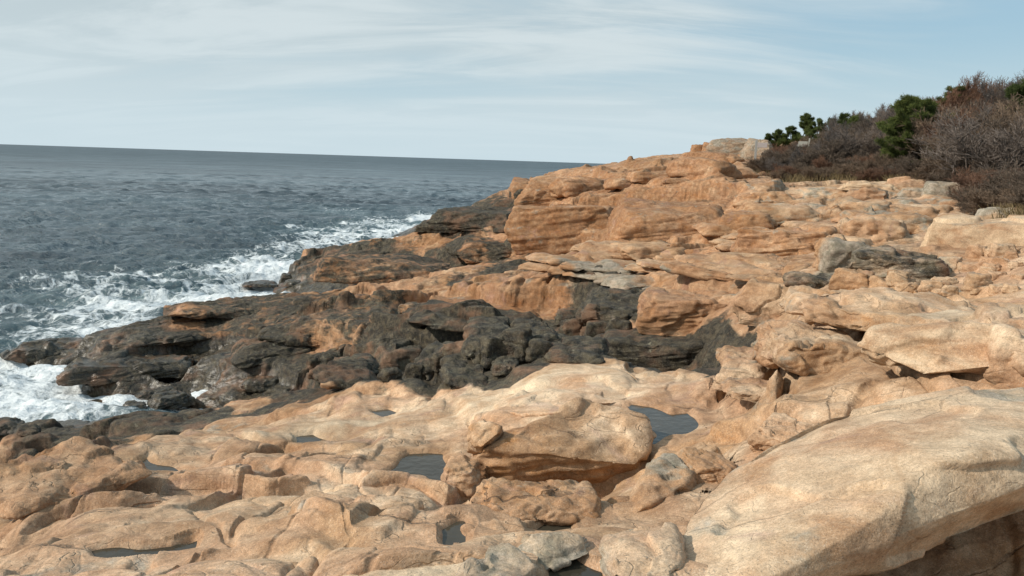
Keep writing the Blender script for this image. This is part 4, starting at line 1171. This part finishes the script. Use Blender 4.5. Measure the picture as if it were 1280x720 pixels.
def pine(px, dist, hgt, wid, label, seed, group=None, dense=1.0, lean=0.0):
    g = np.random.default_rng(seed)
    x, y = az(px); x *= dist; y *= dist; z = ground_at(x, y)
    root = bpy.data.objects.new('pine_tree', None); COL.objects.link(root); root.location = (x, y, z)
    root['label'] = label; root['category'] = 'pine tree'
    if group: root['group'] = group
    segs = []; tips = []
    p = np.array([0, 0, -.2]); d = np.array([lean, 0, 1.0]); m = 9
    tr = []
    for s in range(m):
        d = d + g.normal(0, .06, 3); d /= np.linalg.norm(d); q = p + d * hgt / m
        segs.append((p, q, .035 * hgt * (1 - s / m) * .6 + .015, .035 * hgt * (1 - (s + 1) / m) * .6 + .012, 0)); tr.append((p, q)); p = q
    nb = int(34 * dense)
    for i in range(nb):
        f = .10 + .9 * (i + g.uniform()) / nb
        s = min(m - 1, int(f * m)); b0 = tr[s][0] + (tr[s][1] - tr[s][0]) * (f * m - s)
        prof = (1 - f) ** .55 * (.75 + .25 * min(1, f * 5))
        L = wid * .5 * prof * g.uniform(.65, 1.15) + .12 * hgt * .3
        a = g.uniform(0, 6.283); dd = np.array([math.cos(a), math.sin(a), g.uniform(.0, .45)])
        pp = b0; nseg = 4
        for j in range(nseg):
            dd = dd + g.normal(0, .12, 3) + np.array([0, 0, .06]); dd /= np.linalg.norm(dd); qq = pp + dd * L / nseg
            segs.append((pp, qq, .014 * hgt * .25 * (1 - j / nseg) + .006, .01 * hgt * .25 * (1 - (j + 1) / nseg) + .005, 1))
            if j >= 1:
                for _ in range(int(4 * dense)):
                    e = dd + g.normal(0, .5, 3); e[2] = abs(e[2]) * .35; e /= np.linalg.norm(e)
                    t_ = pp + (qq - pp) * g.uniform(); tt_ = t_ + e * g.uniform(.12, .32) * wid * .22
                    segs.append((t_, tt_, .006, .004, 2)); tips.append((t_ + (tt_ - t_) * .5, e)); tips.append((tt_, e))
            pp = qq
        tips.append((pp, dd))
    me = segs_mesh('trunk', segs, .006, g=g); me.materials.append(BARK); link('trunk', me, None, root)
    P0 = []; P1 = []; hu = []
    tips = np.array([np.concatenate(t_) for t_ in tips])
    nn = 34
    C = np.repeat(tips[:, :3], nn, 0); E = np.repeat(tips[:, 3:], nn, 0)
    D0 = E * .6 + g.normal(0, .65, C.shape) + np.array([0, 0, .3]); D0 /= np.linalg.norm(D0, axis=1, keepdims=True)
    L = g.uniform(.09, .20, len(C))[:, None] * (.6 + .1 * hgt)
    S0 = C + g.normal(0, .05, C.shape)
    V, Fc, hu = ribbons(S0, S0 + D0 * L, .011, .004, np.clip(g.normal(.45, .3, len(C)) + D0[:, 2] * .2, 0, 1))
    me = tri_mesh('crown', V, Fc, dict(hue=hu), smooth=False); me.materials.append(NEEDLE); link('crown', me, None, root)
    return root
pine(1146, 47, 3.7, 4.8, 'broad dark green pine standing alone in the brown thicket', 1, dense=1.5)
pine(1290, 47, 3.6, 3.6, 'green pine cut by the right edge of the photo', 2, dense=1.3)
pine(1166, 62, 3.9, 3.6, 'straggly pine on the skyline behind the broad pine', 3, dense=.8)
for i, (px, d, h, w_, lab) in enumerate([
    (958, 78, 1.5, 1.3, 'tiny seaward pine next to the summit crag'), (972, 78, 1.9, 1.9, 'small bushy pine just inland of the tiny seaward pine'),
    (985, 80, 2.0, 2.0, 'small pine above the grey board on the ridge'), (998, 80, 2.4, 2.2, 'small dark pine with a leaning top on the ridge'),
    (1008, 78, 2.8, 2.4, 'tallest of the small pines on the low ridge'), (1020, 76, 2.4, 2.4, 'rounded small pine right of the tallest ridge pine'),
    (1036, 74, 2.4, 2.6, 'wide small pine where the ridge starts to climb'), (1052, 68, 2.6, 2.6, 'yellow-green pine half buried in bare shrubs'),
    (1066, 66, 2.4, 2.4, 'pine at the right end of the ridge row'), (1180, 63, 3.6, 2.4, 'thin ragged pine on the skyline left of the bare trees')]):
    pine(px, d, h, w_, lab, 10 + i, 'small pines along the ridge', dense=.75)

def bare_tree(px, dist, hgt, mat, label, seed, stems=3):
    g = np.random.default_rng(seed)
    x, y = az(px); x *= dist; y *= dist; z = ground_at(x, y)
    root = bpy.data.objects.new('bare_tree', None); COL.objects.link(root); root.location = (x, y, z)
    root['label'] = label; root['category'] = 'tree'; root['group'] = 'bare trees on the hill crest'
    s = bush_segments(g, hgt, hgt * .6, stems, 4, 1.0, 3)
    a = [q for q in s if q[4] == 0]; b = [q for q in s if q[4] > 0]
    me = segs_mesh('trunk', a, .02, g=g); me.materials.append(TWIG_GREY); link('trunk', me, None, root)
    me = segs_mesh('crown', b, .007, g=g); me.materials.append(mat); link('crown', me, None, root)
for i, (px, d, h, mat, lab) in enumerate([
    (1085, 64, 3.0, TWIG_GREY, 'small grey windswept bare tree at the left of the hill crest'), (1102, 64, 2.8, TWIG_GREY, 'grey bare tree with feathery top left of the broad pine'),
    (1200, 62, 4.4, TWIG_RED, 'rounded red-brown bare tree right of the straggly pine'), (1222, 60, 4.6, TWIG_RED, 'tallest red-brown bare tree on the crest'),
    (1238, 62, 4.4, TWIG, 'brown bare tree between the red-brown and the grey ones'), (1256, 58, 4.6, TWIG_GREY, 'pale grey bare tree near the right end of the crest'),
    (1274, 58, 5.0, TWIG_GREY, 'tallest grey bare tree at the right edge of the crest'), (1300, 60, 5.0, TWIG_GREY, 'grey bare tree cut by the right edge of the photo'), (1186, 60, 3.2, TWIG_RED, 'low red-brown bare tree just behind the broad pine')]):
    bare_tree(px, d, h * .85, mat, lab, 50 + i)

# dead grass and low stems filling the gaps: uncountable
def grass():
    g = np.random.default_rng(99); P0 = []; P1 = []
    n_ = 30000
    px = g.uniform(930, 1350, n_); near = np.interp(px, [940, 985, 1060, 1120, 1215, 1250, 1345], [44, 42, 41, 41, 33, 26, 23])
    rr = near + 40 * g.uniform(0, 1, n_) ** 1.6
    th = np.array([math.atan2(*az(a)) for a in np.linspace(930, 1350, 50)]); th = np.interp(px, np.linspace(930, 1350, 50), th)
    x = rr * np.sin(th); y = rr * np.cos(th)
    k = veg_mask(x, y) > .35; x = x[k]; y = y[k]; z = height(x, y)
    P0 = np.stack([x, y, z - .03], 1); d = g.normal(0, .4, P0.shape); d[:, 2] = 1
    P1 = P0 + d * g.uniform(.15, .5, (len(x), 1))
    V, Fc, hu = ribbons(P0, P1, .016, .004, g.uniform(0, 1, len(x)))
    me = tri_mesh('dead_grass', V, Fc, dict(hue=hu), smooth=False); me.materials.append(STRAW)
    o = link('dead_grass', me, None, kind='stuff'); o['label'] = 'dead straw-coloured grass between the shrubs'; o['category'] = 'grass'
grass()

# ------------------------------------------------------------------ posts and boards on the ridge
def plain_mat(name, col, rough=.8):
    t = NT(name); pos = t.n('ShaderNodeNewGeometry').outputs['Position']
    c = t.mix(t.noise(pos, 6, 5, .7), tuple(v * .75 for v in col), tuple(min(1, v * 1.2) for v in col))
    p = t.n('ShaderNodeBsdfPrincipled'); t.t.links.new(c, p.inputs['Base Color']); p.inputs['Roughness'].default_value = rough
    return t.out(p.outputs[0])
WOODG = plain_mat('weathered_wood', (.30, .29, .27)); PALE = plain_mat('pale_board', (.36, .34, .29)); WHITE = plain_mat('white_sign_paint', (.42, .36, .34))
def box_bm(bm, cx, cy, cz, sx, sy, sz, rz=0, bev=.01):
    r_ = bmesh.ops.create_cube(bm, size=1.0); vs = r_['verts']
    bmesh.ops.scale(bm, vec=(sx, sy, sz), verts=vs); bmesh.ops.bevel(bm, geom=list({e for v in vs for e in v.link_edges}), offset=bev, segments=1, affect='EDGES') if bev else None
    return bm
def part(name, parent, loc, size, mat, rot=(0, 0, 0)):
    bm = bmesh.new(); box_bm(bm, 0, 0, 0, *size)
    me = bpy.data.meshes.new(name); bm.to_mesh(me); bm.free()
    o = link(name, me, mat, parent); o.location = loc; o.rotation_euler = rot; return o
def root_at(name, px, dist, label, cat, z=None):
    x, y = az(px); x *= dist; y *= dist
    o = bpy.data.objects.new(name, None); COL.objects.link(o); o.location = (x, y, ground_at(x, y) if z is None else z); o.rotation_euler = (0, 0, -math.atan2(x, y))
    o['label'] = label; o['category'] = cat; return o
q = ghit(943, 206); dq = math.hypot(q[0], q[1])
r1 = root_at('sign_post', 943, dq, 'grey wooden post with a small pale board at the seaward end of the thicket', 'post')
part('post', r1, (0, 0, .75), (.16, .16, 1.9), WOODG); part('board', r1, (.42, -.09, 1.35), (.66, .03, .34), WHITE)
zb = at_d(1000, 180, 60)
r2 = root_at('ridge_board', 1001, 60, 'pale rectangular board on two posts among the shrubs on the ridge', 'board')
zr = zb[2] - r2.location.z
part('board', r2, (0, 0, zr), (.62, .05, .36), PALE); part('post', r2, (.36, .03, zr / 2), (.10, .10, zr + .8), PALE, (0, .04, 0)); part('post', r2, (-.36, .03, zr / 2 - .1), (.08, .08, zr + .1), WOODG)
part('notice', r2, (.12, -.04, zr - .08), (.14, .01, .14), WHITE)
print('plants', time.time() - T0)

#@@PLANTS_END


# ------------------------------------------------------------------ light and sky
SUN_EL = math.radians(36); SUN_AZ = math.radians(-106)      # azimuth from +Y towards +X
sd_ = Vector((math.sin(SUN_AZ) * math.cos(SUN_EL), math.cos(SUN_AZ) * math.cos(SUN_EL), math.sin(SUN_EL)))
sun_d = bpy.data.lights.new('sun', 'SUN'); sun_d.energy = 4.0; sun_d.angle = math.radians(2.0); sun_d.color = (1.0, .93, .82)
sun = bpy.data.objects.new('sun', sun_d); COL.objects.link(sun)
sun.rotation_euler = (-sd_).to_track_quat('-Z', 'Y').to_euler()
w = bpy.data.worlds.new('World'); sc.world = w; w.use_nodes = True
nt = w.node_tree; nt.nodes.clear()
def wn(typ, **kw):
    nd = nt.nodes.new(typ)
    for k, v in kw.items(): setattr(nd, k, v)
    return nd
sky = wn('ShaderNodeTexSky', sky_type='NISHITA'); sky.sun_disc = False; sky.sun_elevation = SUN_EL; sky.sun_rotation = SUN_AZ
sky.air_density = 1.3; sky.dust_density = .8; sky.ozone_density = 1.5
tc = wn('ShaderNodeTexCoord')
sep = wn('ShaderNodeSeparateXYZ'); nt.links.new(tc.outputs['Generated'], sep.inputs[0])
def wm(op, a, b=None, clamp=False):
    nd = wn('ShaderNodeMath', operation=op, use_clamp=clamp)
    for i, v in enumerate((a, b)):
        if v is None: continue
        if isinstance(v, bpy.types.NodeSocket): nt.links.new(v, nd.inputs[i])
        else: nd.inputs[i].default_value = v
    return nd.outputs[0]
def wr(f, a, b, lo=0., hi=1.):
    nd = wn('ShaderNodeMapRange', interpolation_type='SMOOTHSTEP'); nt.links.new(f, nd.inputs[0])
    for i, v in enumerate((a, b, lo, hi)): nd.inputs[i + 1].default_value = v
    return nd.outputs[0]
zz = wm('ADD', wm('MAXIMUM', sep.outputs[2], 0.0), .22)
cx = wm('DIVIDE', sep.outputs[0], zz); cy = wm('DIVIDE', sep.outputs[1], zz)
comb = wn('ShaderNodeCombineXYZ'); nt.links.new(cx, comb.inputs[0]); nt.links.new(cy, comb.inputs[1])
mp = wn('ShaderNodeMapping'); nt.links.new(comb.outputs[0], mp.inputs[0]); mp.inputs['Rotation'].default_value = (0, 0, math.radians(58)); mp.inputs['Scale'].default_value = (.45, 1.5, 1)
def wnoise(vec, s, d, r, ds):
    nd = wn('ShaderNodeTexNoise'); nt.links.new(vec, nd.inputs['Vector'])
    for k, v in (('Scale', s), ('Detail', d), ('Roughness', r), ('Distortion', ds)): nd.inputs[k].default_value = v
    return nd.outputs['Fac']
c1 = wnoise(mp.outputs[0], .55, 7, .55, .7)
c2 = wnoise(mp.outputs[0], 1.8, 8, .6, 1.0)
c3 = wnoise(comb.outputs[0], .28, 3, .5, 0)
cl = wm('ADD', wm('MULTIPLY', c1, .55), wm('ADD', wm('MULTIPLY', c2, .25), wm('MULTIPLY', c3, .45)))
cl = wm('SUBTRACT', cl, wm('MULTIPLY', sep.outputs[0], .20))     # thicker veil towards the left
cl = wr(cl, .53, .72, .0, 1.0)
def wmix(f, a_, b_):
    nd = wn('ShaderNodeMix', data_type='RGBA')
    for k_, v_ in ((0, f), (6, a_), (7, b_)):
        if isinstance(v_, bpy.types.NodeSocket): nt.links.new(v_, nd.inputs[k_])
        else: nd.inputs[k_].default_value = v_ if k_ == 0 else (*v_, 1)
    return nd.outputs[2]
air = wmix(.75, sky.outputs[0], (3.1, 4.9, 6.2))
veil = wmix(wr(c2, .40, .62), (4.9, 5.7, 6.0), (6.0, 6.7, 6.9))
clr = wmix(wm('MULTIPLY', cl, .92), air, veil)
clr = wmix(wr(sep.outputs[2], .17, .0, 0., .9), clr, (5.5, 6.6, 7.1))
bg = wn('ShaderNodeBackground'); nt.links.new(clr, bg.inputs[0]); bg.inputs[1].default_value = .112
wo = wn('ShaderNodeOutputWorld'); nt.links.new(bg.outputs[0], wo.inputs[0])
sc.view_settings.view_transform = 'Standard'; sc.view_settings.look = 'None'; sc.view_settings.gamma = 1.0
sc.view_settings.exposure = 0.0
sc.render.engine = 'CYCLES'
sc.cycles.use_denoising = True
sc.cycles.max_bounces = 5; sc.cycles.diffuse_bounces = 2; sc.cycles.glossy_bounces = 2; sc.cycles.transmission_bounces = 2; sc.cycles.volume_bounces = 0
print('done', time.time() - T0)
